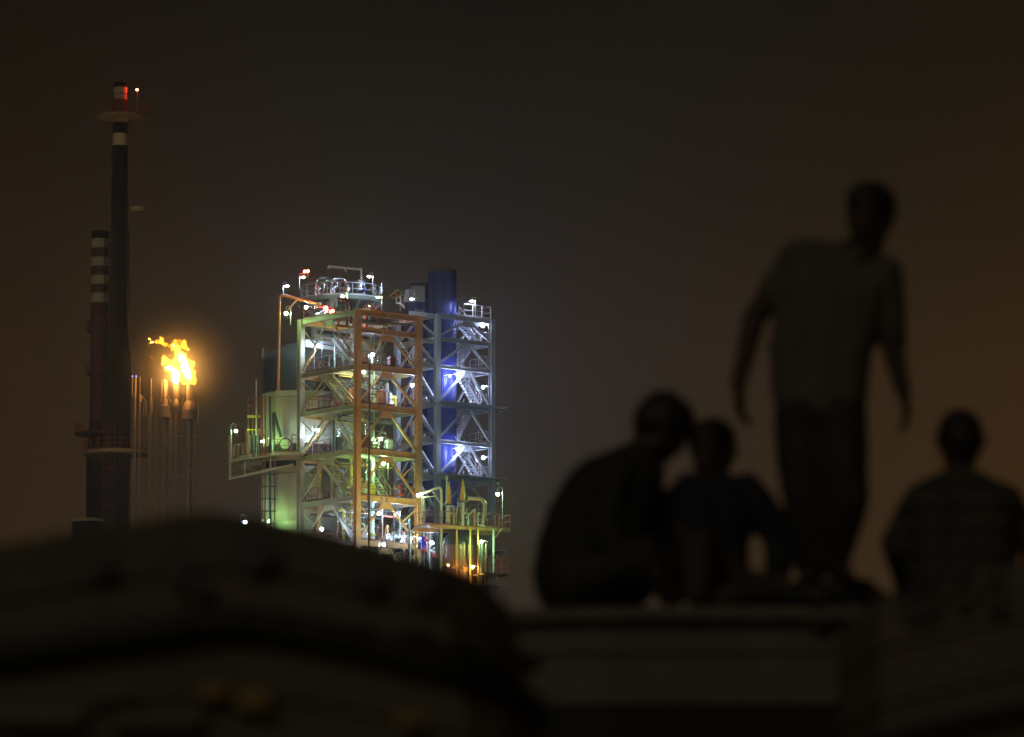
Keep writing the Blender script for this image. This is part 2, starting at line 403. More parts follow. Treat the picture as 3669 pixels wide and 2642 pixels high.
# equipment and red pipework on the top floor
zt0 = ZL[0] + .22
for k in range(9):
    u, v = rnd.uniform(.5, 4.5), rnd.uniform(.8, 6.8); h = rnd.uniform(.4, 1.3)
    part('pipe', MB().tube(bend([FT(u, v, ZL[0]-.7), FT(u, v, zt0+h), FT(u+rnd.choice((-.7, .7)), v+.4, zt0+h)], .15), rnd.choice((.06, .09, .13)), 8), rnd.choice((M_PIPER, M_ALU, M_RAIL, M_PALE)), ft, True)
part('small_drum', MB().tube([FT(.9, 4.6, zt0+.5), FT(.9, 6.3, zt0+.2)], .36, 16), M_ALU, ft, True)
part('small_drum', MB().lathe(FT(.9, 5.6, zt0-.2), [(0, 0), (.4, 0), (.42, .6), (.3, .7), (.001, .75)], 16), M_PALE, ft, True)
for k in range(3):
    p = FT(1.4+k*.3, .5, zt0); part('pipe', MB().tube([p, p + Z*(1.0-.2*k)], [.1, .05], 8), M_OCHRE, ft, True)
railing(ft, [FT(.1, LV-.2, zt0), FT(.1, 3.2, zt0)], 1.05, M_RAIL, .9)

# =================================================================== RIGHT STEEL TOWER (around the blue columns)
NR = W(1566, 1900, 470); NR.z = 0
RU, RV = 5.84, 5.46
def RT(u, v, z): return Vector((NR.x, NR.y, 0)) + U*u + V*v + Z*z
def zR(y): return W(1566, y, 470).z
ZR = [zR(y) for y in (1131, 1213.5, 1312, 1449, 1580, 1708.5, 1838, 1968, 2098)]
rt = thing('steel_tower', (NR.x, NR.y, 0), 'grey steel frame tower lit bluish white around two blue clad columns', 'tower')
for (u, v) in ((0, 0), (RU, 0), (0, RV), (RU, RV)):
    zt = ZR[0] + .16
    part('column', MB().ibeam(RT(u, v, 0), RT(u, v, zt), .46, .42, V, .03, .03), M_GREY if v == 0 else M_PALE, rt)
for i, z in enumerate(ZR):
    e = .24
    part('beam', MB().ibeam(RT(e, 0, z), RT(RU-e, 0, z), .26, .32 if i else .40, Z), M_GREY, rt)
    part('beam', MB().ibeam(RT(0, e, z-.01), RT(0, RV-e, z-.01), .26, .34, Z), M_PALE, rt)
    part('beam', MB().ibeam(RT(e, RV, z-.01), RT(RU-e, RV, z-.01), .26, .32, Z), M_PALE, rt)
    part('beam', MB().ibeam(RT(RU, e, z-.02), RT(RU, RV-e, z-.02), .26, .32, Z), M_PALE, rt)
    part('beam', MB().ibeam(RT(-2.9, .15, z-.02 if i != 1 else z-.3), RT(-e, .15, z-.02 if i != 1 else z-.3), .22, .32, Z), M_GREY, rt)
    if i in (3, 5, 7):     # decks reaching past the frame
        part('floor_plate', MB().box(RT(RU/2+.55, -.10, z+.25), U*(RU/2+.75), V*.42, Z*.05), M_GREY, rt)
        part('beam', MB().ibeam(RT(RU+.25, .1, z+.02), RT(RU+1.2, .1, z+.10), .12, .16, Z), M_GREY, rt)
        part('brace', MB().bar(RT(RU+.1, .1, z-.6), RT(RU+1.15, .1, z+.02), .07, .07), M_PALE, rt)
    if i in (0, 2, 3, 4, 5, 6, 7):
        part('floor_plate', MB().box(RT(4.65, RV/2, z+.19), U*(1.0), V*(RV/2-.3), Z*.02), M_PALE, rt)
pairs = [(1, 0), (2, 1), (3, 2), (4, 3), (5, 4), (6, 5), (7, 6), (8, 7)]
for lo, hi in pairs:
    a, b = ZR[lo]+.16, ZR[hi]-.16
    chevron(rt, RT(.2, 0, a), RT(RU-.2, 0, a), RT(.2, 0, b), RT(RU-.2, 0, b), M_GREY, .17, False, .56, True, V)
    chevron(rt, RT(0, RV-.2, a), RT(0, .2, a), RT(0, RV-.2, b), RT(0, .2, b), M_PALE, .15, False, .5)
    chevron(rt, RT(RU, .2, a), RT(RU, RV-.2, a), RT(RU, .2, b), RT(RU, RV-.2, b), M_PALE, .15, False, .5)
    part('brace', MB().bar(RT(-2.6, .15, ZR[hi]-.2), RT(-.2, .15, a+.2), .13, .13), M_GREY, rt)
# stairs in the right bay, turning from floor to floor
zs = [ZR[0], ZR[1]-.2, ZR[2], ZR[3], ZR[4], ZR[5], ZR[6]]
for k, (z1, z0) in enumerate(zip(zs, zs[1:])):
    if k % 2 == 0: tp, bt = RT(2.9, 1.15, z1+.1), RT(5.1, 1.0, z0+.2)
    else: tp, bt = RT(5.0, 2.3, z1+.1), RT(3.4, 2.0, z0+.2)
    stair(rt, tp, bt, V, M_PALE, M_RAILP, .85, 13, .22)
    railing(rt, [RT(4.6, .25, z0+.3), RT(RU-.35, .25, z0+.3)], 1.0, M_RAILP, .8)
    railing(rt, [RT(RU-.3, .3, z0+.25), RT(RU-.3, 2.6, z0+.25)], 1.0, M_RAILP, .9)
zt = ZR[0] + .22
railing(rt, [RT(.9, 4.6, zt), RT(RU-.2, 4.6, zt+.02), RT(RU-.05, .1, zt)], 1.05, M_RAILP, 1.1)
railing(rt, [RT(2.9, .1, zt), RT(RU-.1, .05, zt)], 1.05, M_RAILP, 1.0)
part('control_cabinet', MB().box(RT(-1.5, .8, W(1520, 1055, 470).z), U*.5, V*.35, Z*.62), M_GREY, rt)
part('duct', MB().box(RT(-2.2, .9, W(1505, 1065, 470).z), U*.35, V*.3, Z*.5), M_PALE, rt)
part('small_drum', MB().tube([RT(-1.7, .8, zR(1123)), RT(-1.0, .8, zR(1123))], .3, 14), M_ALU, rt, True)
for k in range(6):
    z = ZR[k+2] + .2; c = RT(-1.6, 1.2, z)
    part('pipe', MB().tube(bend([c, c + Z*1.4, c + Z*1.4 + U*.9], .25), .12, 10), M_PALE, rt, True)
    part('valve', MB().ball(RT(-.6, .9, z+.25), .25, 10, 7), M_ALU, rt, True)
    railing(rt, [RT(-2.4, .5, z), RT(-.4, .5, z)], 1.0, M_RAILP, .8)

# =================================================================== clad cylinders
def clad_sector(r, h, n_rib, ang, rib=.035):
    mb = MB(); prof = []
    vs = []; n = n_rib*4
    for k in range(n+1):
        a = ang*k/n; q = r + (rib if k % 4 in (1, 2) else 0)
        for z in (0, h): vs.append((q*math.cos(a), q*math.sin(a), z))
    fs = [(2*k, 2*k+2, 2*k+3, 2*k+1) for k in range(n)]
    return mb.add(vs, fs)
def clad_cylinder(root, c, r, z0, z1, courses, sectors, ribs, mat, gap=.05, rib=.035, core=M_DARK):
    h = (z1 - z0)/courses
    part('shell', MB().lathe((c.x, c.y, 0), [(r-.06, z0), (r-.06, z1)], 40), core, root)
    me = clad_sector(r, h-gap, ribs, 2*math.pi/sectors-.003, rib).mesh('cladding_panel', mat)
    for i in range(courses):
        for k in range(sectors):
            share('cladding_panel', me, root, (c.x, c.y, z0 + i*h), 2*math.pi*k/sectors + .2*(i % 2))
# big insulated drum, left
DC = W(1085, 1500, 460.7); DR = 3.32
dz = lambda y: W(1085, y, 460.7 - DR).z
dr = thing('insulated_drum', (DC.x, DC.y, 0), 'wide buff corrugated drum with dark domed top behind the ochre tower', 'tank')
clad_cylinder(dr, DC, DR, dz(1562), dz(1418), 1, 20, 12, M_CLAD, .05, .045)
clad_cylinder(dr, DC, DR, dz(1870), dz(1692), 1, 20, 12, M_CLAD, .05, .045)
clad_cylinder(dr, DC, DR, 0, dz(1900), 6, 20, 9, M_CLAD, .06, .045)
part('rim', MB().lathe((DC.x, DC.y, 0), [(DR-.2, dz(1398)), (DR+.06, dz(1398)), (DR+.06, dz(1418)), (DR-.1, dz(1418))], 64), M_CLAD, dr, True)
for ya, yb in ((1588, 1560), (1692, 1670), (1900, 1868)):
    part('girth_band', MB().lathe((DC.x, DC.y, 0), [(DR-.1, dz(ya)), (DR+.05, dz(ya)), (DR+.05, dz(yb)), (DR-.1, dz(yb))], 64), M_CLAD, dr, True)
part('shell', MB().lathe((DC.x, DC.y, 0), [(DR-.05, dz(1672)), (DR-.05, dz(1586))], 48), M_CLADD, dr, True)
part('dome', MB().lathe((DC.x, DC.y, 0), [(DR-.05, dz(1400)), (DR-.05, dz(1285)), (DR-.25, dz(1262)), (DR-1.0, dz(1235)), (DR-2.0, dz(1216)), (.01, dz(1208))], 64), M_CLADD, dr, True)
part('davit_post', MB().tube([W(941, 1285, 458), W(941, 1248, 458)], .11, 10), M_DARK, dr, True)
# manway duct with round cover, ring platform on the left
pc = W(1022, 1592, 456.8)
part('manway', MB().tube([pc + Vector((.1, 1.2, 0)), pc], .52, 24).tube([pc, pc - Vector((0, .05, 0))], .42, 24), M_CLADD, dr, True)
part('manway_cover', MB().tube([pc - Vector((0, .06, 0)), pc - Vector((0, .12, 0))], .40, 24), M_CLAD, dr, True)
zp = dz(1638)
part('ring_platform', MB().lathe((DC.x, DC.y, 0), [(DR+.02, zp-.1), (5.75, zp-.1), (5.75, zp+.12), (DR+.02, zp+.12)], 40, math.pi*.86, math.pi*1.52), M_OLIVE, dr)
part('ring_beam', MB().lathe((DC.x, DC.y, 0), [(4.6, zp-.4), (5.2, zp-.4), (5.2, zp-.1), (4.6, zp-.1), (4.6, zp-.4)], 40, math.pi*.86, math.pi*1.5), M_OLIVE, dr)
arc = [Vector((DC.x + 5.7*math.cos(a), DC.y + 5.7*math.sin(a), zp+.12)) for a in [math.pi*(.88+.62*k/12) for k in range(13)]]
railing(dr, arc, 1.05, M_RAIL, 1.2)
for k in range(6):
    a = math.pi*(.9+.11*k); p = Vector((DC.x + 4.6*math.cos(a), DC.y+4.6*math.sin(a), zp))
    part('pipe', MB().tube(bend([p, p + Z*rnd.uniform(1.0, 4.5), p + Z*1.5 + Vector((.6, -.2, 0))], .2), rnd.choice((.06, .1, .14)), 8), rnd.choice((M_DARK, M_RAIL, M_CLADD)), dr, True)
# cable tray / ladder column left of the drum
for x in (940, 950, 968, 984):
    part('pipe', MB().tube([W(x, 1420 if x < 970 else 1640, 455.6), W(x, 1990, 455.6)], .06 if x != 968 else .1, 8), M_RAIL if x != 968 else M_DARK, dr, True)
for y in range(1700, 1960, 44):
    part('bracket', MB().bar(W(928, y, 455.5), W(990, y, 455.5), .06, .10), M_DARK, dr)
fr = thing('equipment_rack', W(930, 1640, 455), 'dark caged pipe rack standing left of the buff drum', 'rack')
for x in (889, 905, 922, 934):
    part('upright', MB().bar(W(x, 1640, 455+.3*(x % 2)), W(x, 1425, 455+.3*(x % 2)), .09, .09, (0, 1, 0)), M_RAIL, fr)
for y in (1425, 1455, 1493, 1540, 1565, 1600):
    part('crossbar', MB().bar(W(886, y, 455), W(936, y, 455.3), .08, .10 if y != 1493 else .2), M_RAIL if y not in (1493, 1540) else M_YEL, fr)
part('pipe', MB().tube([W(918, 1360, 455.2), W(918, 1640, 455.2)], .05, 8), M_POST, fr, True)
for x in (896, 912, 928): part('valve', MB().tube([W(x, 1560, 454.8), W(x, 1625, 454.8)], .12, 10), M_DARK, fr, True)
# outrigger beam in front of the drum
og = thing('outrigger_frame', W(822, 1716, 452), 'buff outrigger beam sloping past the drum, left of the tower', 'beam')
part('beam', MB().ibeam(W(819, 1717, 452.5), W(1052, 1665, 455.4), .14, .18, Z), M_CLAD, og)
part('upright', MB().ibeam(W(823, 1712, 452.4), W(823, 1560, 452.4), .16, .16, U), M_CLAD, og)
for x, ya, yb in ((877, 1700, 1655), (969, 1684, 1640)):
    part('upright', MB().bar(W(x, ya, 453), W(x, yb, 453), .10, .10, (0, 1, 0)), M_CLAD, og)
part('beam', MB().ibeam(W(826, 1652, 452.6), W(1050, 1622, 455.6), .12, .14, Z), M_CLAD, og)

# tall reactor with a round top deck behind the tower
RC = W(1222, 1100, 467.2); rz = lambda y: W(1222, y, 464.7).z
re = thing('reactor_vessel', (RC.x, RC.y, 0), 'grey green reactor with round railed top deck and pipe loops above the ochre tower', 'vessel')
clad_cylinder(re, RC, 2.45, 0, rz(1150), 9, 16, 7, paint('grey_green_cladding', (.30, .33, .27), .4, .3, .25, .6), .06, .03)
part('dome', MB().lathe((RC.x, RC.y, 0), [(2.45, rz(1150)), (2.4, rz(1120)), (2.0, rz(1098)), (1.2, rz(1082)), (.01, rz(1078))], 40), paint('grey_green_plate', (.15, .17, .135), .5), re, True)
zd = rz(1070)
part('ring_platform', MB().lathe((RC.x, RC.y, 0), [(1.0, zd-.12), (3.45, zd-.12), (3.45, zd+.2), (1.0, zd+.2)], 48), paint('grey_green_plate', (.15, .17, .135), .5), re)
for k in range(12):
    a = 2*math.pi*k/12
    part('bracket', MB().bar(RC*0 + Vector((RC.x+2.3*math.cos(a), RC.y+2.3*math.sin(a), zd-1.0)), Vector((RC.x+3.3*math.cos(a), RC.y+3.3*math.sin(a), zd-.13)), .09, .09), M_GREY, re)
railing(re, [Vector((RC.x+3.38*math.cos(2*math.pi*k/20), RC.y+3.38*math.sin(2*math.pi*k/20), zd+.2)) for k in range(21)], 1.05, M_PALE, 1.2)
for xa, xb, yt in ((1133, 1163, 996), (1186, 1212, 998), (1160, 1180, 1004)):
    part('pipe', MB().tube(bend([W(xa, 1062, 464.8), W(xa, yt, 464.8), W(xb+26, yt, 465.4), W(xb+26, 1030, 465.4)], .42, 7), .13, 12), M_ALU, re, True)
for x in (1131, 1143, 1187, 1196):
    part('valve', MB().tube([W(x, 1062, 464.4), W(x, 1030, 464.4)], .13, 12).tube([W(x, 1032, 464.4), W(x, 1028, 464.4)], .22, 12), M_ALU, re, True)
for k in range(14):
    x = rnd.uniform(1090, 1350); y = rnd.uniform(1030, 1058); Y = rnd.uniform(464.2, 469)
    c = W(x, y, Y)
    part('valve', MB().tube([c - U*.22, c + U*.22], .10, 8).tube([c, c + Z*.4], .04, 6).tube([c + Z*.38, c + Z*.42], .18, 10), rnd.choice((M_ALU, M_PALE, M_GREY, M_BLUE)), re, True)
    part('pipe', MB().tube([c, W(x, 1068, Y)], .05, 6), M_GREY, re, True)
part('small_drum', MB().lathe(W(1292, 1044, 465), [(0, 0), (.42, 0), (.42, .75), (.36, .95), (.2, 1.05), (.01, 1.08)], 20), M_ALU, re, True)
part('small_drum', MB().lathe(W(1246, 1046, 465), [(0, 0), (.2, 0), (.2, .5), (.1, .75), (.01, .8)], 16), M_ALU, re, True)
part('pipe', MB().tube([W(1368, 1050, 465), W(1368, 1013, 465)], [.16, .09], 10), M_ALU, re, True)
part('pipe', MB().tube(bend([W(1175, 1100, 464), W(1195, 1100, 463.6), W(1195, 1068, 463.6)], .5), .36, 14), paint('grey_green_plate', (.15, .17, .135), .5), re, True)
railing(re, [W(1420, 1090, 464), W(1436, 1090, 464), W(1448, 1106, 464)], 1.0, M_PALE, .8)
dv = thing('davit_crane', W(1295, 1040, 464.8), 'pale davit crane arm reaching left above the reactor deck', 'crane')
part('mast', MB().tube([W(1295, 1044, 464.8), W(1294, 966, 464.8)], .10, 10), M_POST, dv, True)
part('arm', MB().tube([W(1297, 966, 464.8), W(1177, 955, 464.2)], .10, 10), M_POST, dv, True)
part('strut', MB().bar(W(1233, 964, 464.5), W(1243, 976, 464.5), .09, .09), M_POST, dv)
part('hook', MB().tube([W(1178, 956, 464.2), W(1178, 962, 464.2)], .14, 8), M_POST, dv, True)

# blue clad columns
for (x, Y, r, yt, lab, n) in ((1583, 473.6, 1.20, 968, 'taller blue corrugated column inside the grey tower', 18), (1497, 474.8, .84, 1018, 'shorter blue corrugated column between the two towers', 14)):
    c = W(x, 1400, Y); zt = W(x, yt, Y).z
    t = thing('blue_column', (c.x, c.y, 0), lab, 'column', 'blue clad process columns')
    clad_cylinder(t, c, r, 0, zt-.3, 11, 6 if r > 1 else 5, 7 if r > 1 else 6, M_BLUE, .04, .035)
    for k_ in range(1, 11):
        zk = (zt-.3)*k_/11
        part('strap', MB().lathe((c.x, c.y, 0), [(r+.03, zk-.06), (r+.055, zk-.06), (r+.055, zk+.03), (r+.03, zk+.03)], 32), M_DARK, t)
    part('cap', MB().lathe((c.x, c.y, 0), [(r-.05, zt-.35), (r+.04, zt-.35), (r+.04, zt-.05), (r*.6, zt+.12), (.01, zt+.2)], 32), paint('dark_cap', (.05, .046, .03), .7), t, True)
# =================================================================== loose pipes
def pipe_thing(name, pts, r, mat, label, extra=(), bendr=.35):
    t = thing(name, pts[0], label, 'pipe')
    part('pipe', MB().tube(bend(pts, bendr, 6), r, 12), mat, t, True)
    for a, b, q in extra: part('brace', MB().tube([a, b], q, 8), mat, t, True)
    for p in (pts[0], pts[-1]):
        d = (Vector(pts[1])-Vector(pts[0])).normalized() if p is pts[0] else (Vector(pts[-1])-Vector(pts[-2])).normalized()
        part('flange', MB().tube([p, p + d*.08], r*1.7, 12), mat, t, True)
    return t
pipe_thing('vent_pipe', [W(997, 1400, 454.2), W(1001, 1064, 454.2), W(1012, 1057, 454.3), W(1142, 1091, 456.5)], .115, M_PIPEO, 'orange pipe rising left of the tower and sloping over its top',
           [(W(1066, 1074, 455.2), W(1030, 1112, 454.6), .07)])
pipe_thing('pipe_portal', [W(1504, 1772, 449.5), W(1572, 1747, 447.8), W(1581, 1753, 447.8), W(1581, 2060, 447.8)], .10, M_PIPEG, 'pale green pipe bending over beside the right tower column and dropping down',
           [(W(1548, 1758, 448.2), W(1580, 1808, 447.9), .05), (W(1512, 1783, 449.2), W(1563, 1778, 448.2), .05), (W(1520, 1785, 449), W(1520, 1880, 449), .09)])
pipe_thing('elbow_pipe', [W(1676, 1786, 446.4), W(1722, 1788, 446.4), W(1737, 1800, 446.4), W(1737, 1830, 446.4), W(1728, 1882, 446.4)], .15, M_PIPEG, 'thick pale green elbow pipe on the railed lower deck', bendr=.5)
pipe_thing('tall_vent', [W(1600, 1885, 446.6), W(1601, 1711, 446.6)], .07, M_PIPEG, 'thin upright vent pipe left of the yellow relief valves')
ms = thing('dark_mast', W(1327, 2100, 441), 'thin black mast standing in front of the ochre tower', 'mast')
zq = W(1324, 1300, 441)
part('pole', MB().tube([Vector((zq.x, 441, 0)), zq], [.11, .07], 10), M_DARK, ms, True)
part('tip', MB().tube([zq, zq + Z*.5], .02, 6), M_DARK, ms, True)

# windsock
wsx = W(1424, 1052, 462); ws = thing('windsock', W(1422, 1110, 462), 'red and yellow striped windsock blown towards the camera', 'windsock')
part('pole', MB().tube([W(1434, 1115, 462.2), W(1434, 1058, 462.2)], .025, 6), M_POST, ws)
axis = Vector((-.40, -1.0, -.34)).normalized()
ring0 = wsx + Vector((.05, .2, .0))
for k, (ra, rb) in enumerate(((.32, .29), (.29, .25), (.25, .20), (.20, .15), (.15, .10))):
    a = ring0 + axis*(.36*k); b = ring0 + axis*(.36*(k+1))
    part('stripe', MB().tube([a, b], [ra, rb], 20, False), (M_YEL if k % 2 == 0 else paint('windsock_red', (.55, .10, .03), .7)), ws, True)
part('hoop', MB().tube([ring0 + (Vector((0, 0, 1)).cross(axis).normalized()*math.cos(t) + axis.cross(Vector((0, 0, 1)).cross(axis)).normalized()*math.sin(t))*.33 for t in [2*math.pi*k/20 for k in range(21)]], .02, 6), M_YEL, ws)

# =================================================================== lower right: small vessel, railed deck, relief valves
lv = W(1648, 2000, 448.3); lz = lambda y: W(1648, y, 447).z
v3 = thing('small_vessel', (lv.x, lv.y, 0), 'brown clad domed vessel under the railed deck, lower right', 'vessel')
clad_cylinder(v3, lv, 1.36, lz(2034), lz(1950), 1, 12, 5, M_COPPER, .02, .012)
part('dome', MB().lathe((lv.x, lv.y, 0), [(1.36, lz(1950)), (1.38, lz(1944)), (1.25, lz(1925)), (.9, lz(1908)), (.4, lz(1900)), (.01, lz(1899))], 40), paint('dark_green_dome', (.025, .03, .02), .4), v3, True)
clad_cylinder(v3, lv, 1.50, 0, lz(2040), 9, 12, 5, M_COPPER, .03, .012)
part('ring', MB().lathe((lv.x, lv.y, 0), [(1.36, lz(2040)), (1.62, lz(2040)), (1.62, lz(2034)), (1.36, lz(2034))], 40), M_COPPER, v3)
dk = thing('railed_deck', W(1648, 1890, 446), 'railed steel deck carrying yellow relief valves above the brown vessel', 'platform')
def dpt(x, y, Y): return W(x, y, Y)
A = W(1538, 1872, 445.6); B_ = W(1828, 1893, 448.9); A.z = B_.z = W(1690, 1887, 447).z
dd = (B_ - A); nn = Vector((-dd.y, dd.x, 0)).normalized()
part('floor_plate', MB().box((A+B_)/2 + nn*1.4, dd/2, nn*1.4, Z*.03), M_OLIVE, dk)
part('beam', MB().ibeam(A - Z*.14, B_ - Z*.14, .16, .22, Z), M_OCHRE, dk)
part('beam', MB().ibeam(A + nn*2.8 - Z*.14, B_ + nn*2.8 - Z*.14, .16, .22, Z), M_OCHRE, dk)
railing(dk, [A + nn*2.7, A + Z*.03, B_ + Z*.03, B_ + nn*2.7], 1.1, M_RAIL, 1.05, .03)
for x in (1637, 1685, 1713, 1768):
    part('column', MB().bar(Vector((W(x, 1900, 446.6).x, 446.6, 0)), Vector((W(x, 1900, 446.6).x, 446.6, A.z-.26)), .13, .13, (0, 1, 0)), M_OCHRE if x != 1768 else M_PALE, dk)
part('brace', MB().bar(W(1768, 1935, 447), W(1800, 1898, 448.2), .14, .14), M_OCHRE, dk)
part('control_cabinet', MB().box(W(1779, 1865, 447.5), U*.12, V*.1, Z*.35), M_RAIL, dk)
for x, yt, lab in ((1609, 1738, 'yellow relief valve, left of the pair on the railed deck'), (1658, 1727, 'yellow relief valve beside the pale green elbow pipe')):
    Y = 446.7; c = W(x, 1800, Y); z = lambda y: W(x, y, Y).z - c.z
    t = thing('relief_valve', W(x, 1886, Y), lab, 'valve', 'yellow relief valves')
    part('bonnet', MB().lathe(c, [(.07, z(yt)), (.10, z(yt+16)), (.10, z(yt+17)), (.15, z(yt+18)), (.15, z(yt+40)), (.20, z(yt+42)), (.20, z(yt+62)), (.26, z(yt+66)), (.24, z(yt+70)), (.01, z(yt+70))][::-1], 16), M_YEL, t, True)
    part('stem', MB().tube([W(x, yt+2, Y), W(x, yt-12, Y)], [.05, .03], 8), M_YEL, t, True)
    part('flange', MB().tube([W(x, yt+70, Y), W(x, yt+74, Y)], .32, 16), M_DARK, t, True)
    part('body', MB().tube([W(x, yt+74, Y), W(x, 1884, Y)], .12, 12), M_PIPEG, t, True)
    part('outlet', MB().tube(bend([W(x, 1840, Y), W(x+18, 1838, Y), W(x+18, 1882, Y)], .15), .09, 10), M_PIPEG, t, True)
for k in range(12):
    x = rnd.uniform(1600, 1722); Y = rnd.uniform(446, 447.6)
    part('pipe', MB().tube(bend([W(x, 1884, Y), W(x, rnd.uniform(1800, 1850), Y), W(x+rnd.uniform(-22, 22), rnd.uniform(1805, 1850), Y)], .12), rnd.choice((.05, .07, .1)), 8), rnd.choice((M_PIPEG, M_PIPEG, M_DARK, M_OCHRE, M_ALU)), dk, True)
# side landing, low right
ld = thing('side_landing', W(1775, 2050, 446), 'small railed landing with ochre beams at the lower right edge of the plant', 'platform')
A2 = W(1735, 2056, 445.6); B2 = W(1822, 2062, 447); B2.z = A2.z
nn2 = Vector((-(B2-A2).y, (B2-A2).x, 0)).normalized()
part('floor_plate', MB().box((A2+B2)/2 + nn2*.8, (B2-A2)/2, nn2*.8, Z*.05), M_OLIVE, ld)
railing(ld, [A2, B2, B2 + nn2*1.6], 1.35, M_RAIL, .8, .035)
for x in (1738, 1752, 1780): part('column', MB().bar(W(x, 2400, 446.5), W(x, 2060, 446.5), .16, .16, (0, 1, 0)), M_OCHRE, ld)
for x, r in ((1726, .16), (1741, .09), (1716, .08)): part('pipe', MB().tube([W(x, 2120, 446.2), W(x, 1950, 446.2)], r, 10), M_COPPER if r < .1 else M_DARK, ld, True)
part('hopper', MB().lathe(W(1747, 1975, 446.8), [(.05, -.45), (.3, .1), (.34, .12), (.01, .12)][::1], 12), M_DARK, ld, True)
part('floor_plate', MB().box(W(1735, 2100, 446.5), U*1.1, V*.8, Z*.06), M_OLIVE, ld)
railing(ld, [W(1718, 2098, 445.8), W(1778, 2100, 446.6)], 1.0, M_RAIL, .5)
# pipe rack between the towers, low
pr = thing('pipe_rack', W(1460, 2000, 455), 'crowded low pipe rack with railings between the ochre tower and the brown vessel', 'pipe rack')
for x in (1410, 1445, 1490, 1535):
    part('column', MB().ibeam(Vector((W(x, 1900, 455).x, 455, 0)), W(x, 1905, 455), .2, .2, V), M_PIPEG if x == 1410 else M_PALE, pr)
for y in (1922, 1990, 2060):
    part('beam', MB().ibeam(W(1405, y, 454.9), W(1545, y+8, 456.5), .2, .28, Z), M_PIPEG, pr)
    part('floor_plate', MB().box(W(1480, y-6, 457), U*1.6, V*1.6, Z*.03), M_GREY, pr)
    railing(pr, [W(1412, y-6, 454.6), W(1545, y+2, 456)], 1.1, M_DARK, .6, .03)
part('brace', MB().bar(W(1421, 1968, 454.7), W(1450, 1915, 455), .1, .1), M_PIPEG, pr)
for k in range(30):
    x = rnd.uniform(1405, 1570); Y = rnd.uniform(452, 458); ya = rnd.uniform(1850, 1990); yb = rnd.uniform(2010, 2120)
    part('pipe', MB().tube(bend([W(x, yb, Y), W(x, ya, Y), W(x+rnd.uniform(-30, 30), ya, Y)], .15), rnd.choice((.03, .04, .06, .1)), 8), rnd.choice((M_PIPEG, M_ALU, M_DARK, M_DARK, M_RAIL, M_PALE)), pr, True)
for k in range(10):
    x = rnd.uniform(1410, 1560); c = W(x, rnd.uniform(1930, 2040), 453.5)
    part('valve', MB().tube([c - U*.15, c + U*.15], .12, 8).tube([c, c + Z*.3], .03, 6).tube([c+Z*.3, c+Z*.33], .14, 8), rnd.choice((M_ALU, M_PIPER, M_PALE)), pr, True)
part('duct', MB().box(W(1511, 1946, 453.5), U*.2, V*.2, Z*.5), M_BLUE, pr)
part('small_drum', MB().tube([W(1375, 1935, 455.5), W(1400, 1938, 456)], .55, 16), M_ALU, pr, True)

# =================================================================== lamps
def lamp(x, y, Y, glowm, label, kind='goose', side=1, base=None, r=.105, group='plant lamps', bell=False):
    p = W(x, y, Y); bz = W(x, base if base else y+40, Y).z
    t = thing('plant_lamp' if kind != 'spot' else 'plant_spotlight', (p.x, p.y, bz), label, 'lamp', group)
    if kind == 'goose':
        R = .19; q = p + Z*.36
        pts = [Vector((p.x + side*2*R, p.y, bz)), Vector((p.x + side*2*R, p.y, q.z + .05))]
        for k in range(1, 9):
            a = math.pi*k/8; pts.append(Vector((p.x + side*R + side*R*math.cos(a), p.y, q.z + .05 + R*math.sin(a))))
        pts.append(p + Z*.24)
        part('post', MB().tube(pts, .032, 7), M_POST, t, True)
        part('lamp_shade', MB().lathe(p + Z*.10, [(.17, 0), (.15, .05), (.07, .13), (.04, .16), (.001, .165)], 14), M_SHADE, t, True)
    elif kind == 'post':
        part('post', MB().tube(bend([Vector((p.x + side*.30, p.y, bz)), Vector((p.x + side*.30, p.y, p.z + .28)), p + Z*.25], .12), .032, 7), M_POST, t, True)
        part('lamp_shade', MB().lathe(p + (Z*(-.03) if bell else Z*.12), [(.25, 0), (.22, .05), (.08, .16), (.001, .19)] if bell else [(.14, 0), (.12, .05), (.05, .12), (.001, .13)], 14), M_SHADE, t, True)
    elif kind == 'wall':
        part('arm', MB().tube([p + Vector((side*.5, .1, .05)), p + Vector((0, 0, .13))], .03, 6), M_POST, t, True)
        part('lamp_shade', MB().lathe(p + (Z*(-.03) if bell else Z*.11), [(.25, 0), (.22, .05), (.08, .16), (.001, .19)] if bell else [(.12, 0), (.10, .05), (.05, .08), (.001, .09)], 12), M_SHADE, t, True)
    part('bulb', MB().ball(p, r, 8, 6), glowm, t, True)
    return t
lamp(1086, 993, 458, G_W, 'bluish white lamp on a post under the twin red lights', 'post', -1, 1035, bell=True)
lamp(1028, 1024, 456, G_W, 'bluish white lamp at the top left corner, above the orange pipe bend', 'post', -1, 1062, bell=True)
lamp(1228, 1064, 456, G_G, 'greenish hooked lamp above the middle of the ochre tower top', 'goose', 1, 1110)
lamp(1323, 990, 463, G_W, 'bluish white lamp right of the davit crane mast', 'post', 1, 1050, bell=True)
lamp(1355, 1064, 459, G_Y, 'yellow green starry lamp left of the windsock', 'post', 1, 1120, bell=True)
lamp(1097, 1102, 456.2, G_W, 'white lamp over the silver drum on the tower top', 'wall', 1)
lamp(1025, 1124, 454.6, G_G, 'greenish lamp at the foot of the orange pipe brace', 'goose', 1, 1165)
lamp(1143, 1239, 455.2, G_W, 'hooked white lamp in front of the deep pale girder', 'goose', -1, 1340)
lamp(1475, 1071, 466, G_W, 'bluish lamp beside the shorter blue column top', 'wall', 1, bell=True)
lamp(1690, 1078, 472, G_W, 'bluish white lamp on a post over the grey tower top railing', 'post', 1, 1135, bell=True)
lamp(1730, 1169, 474, G_SM, 'large white lamp in the top right corner of the grey tower', 'wall', 1)
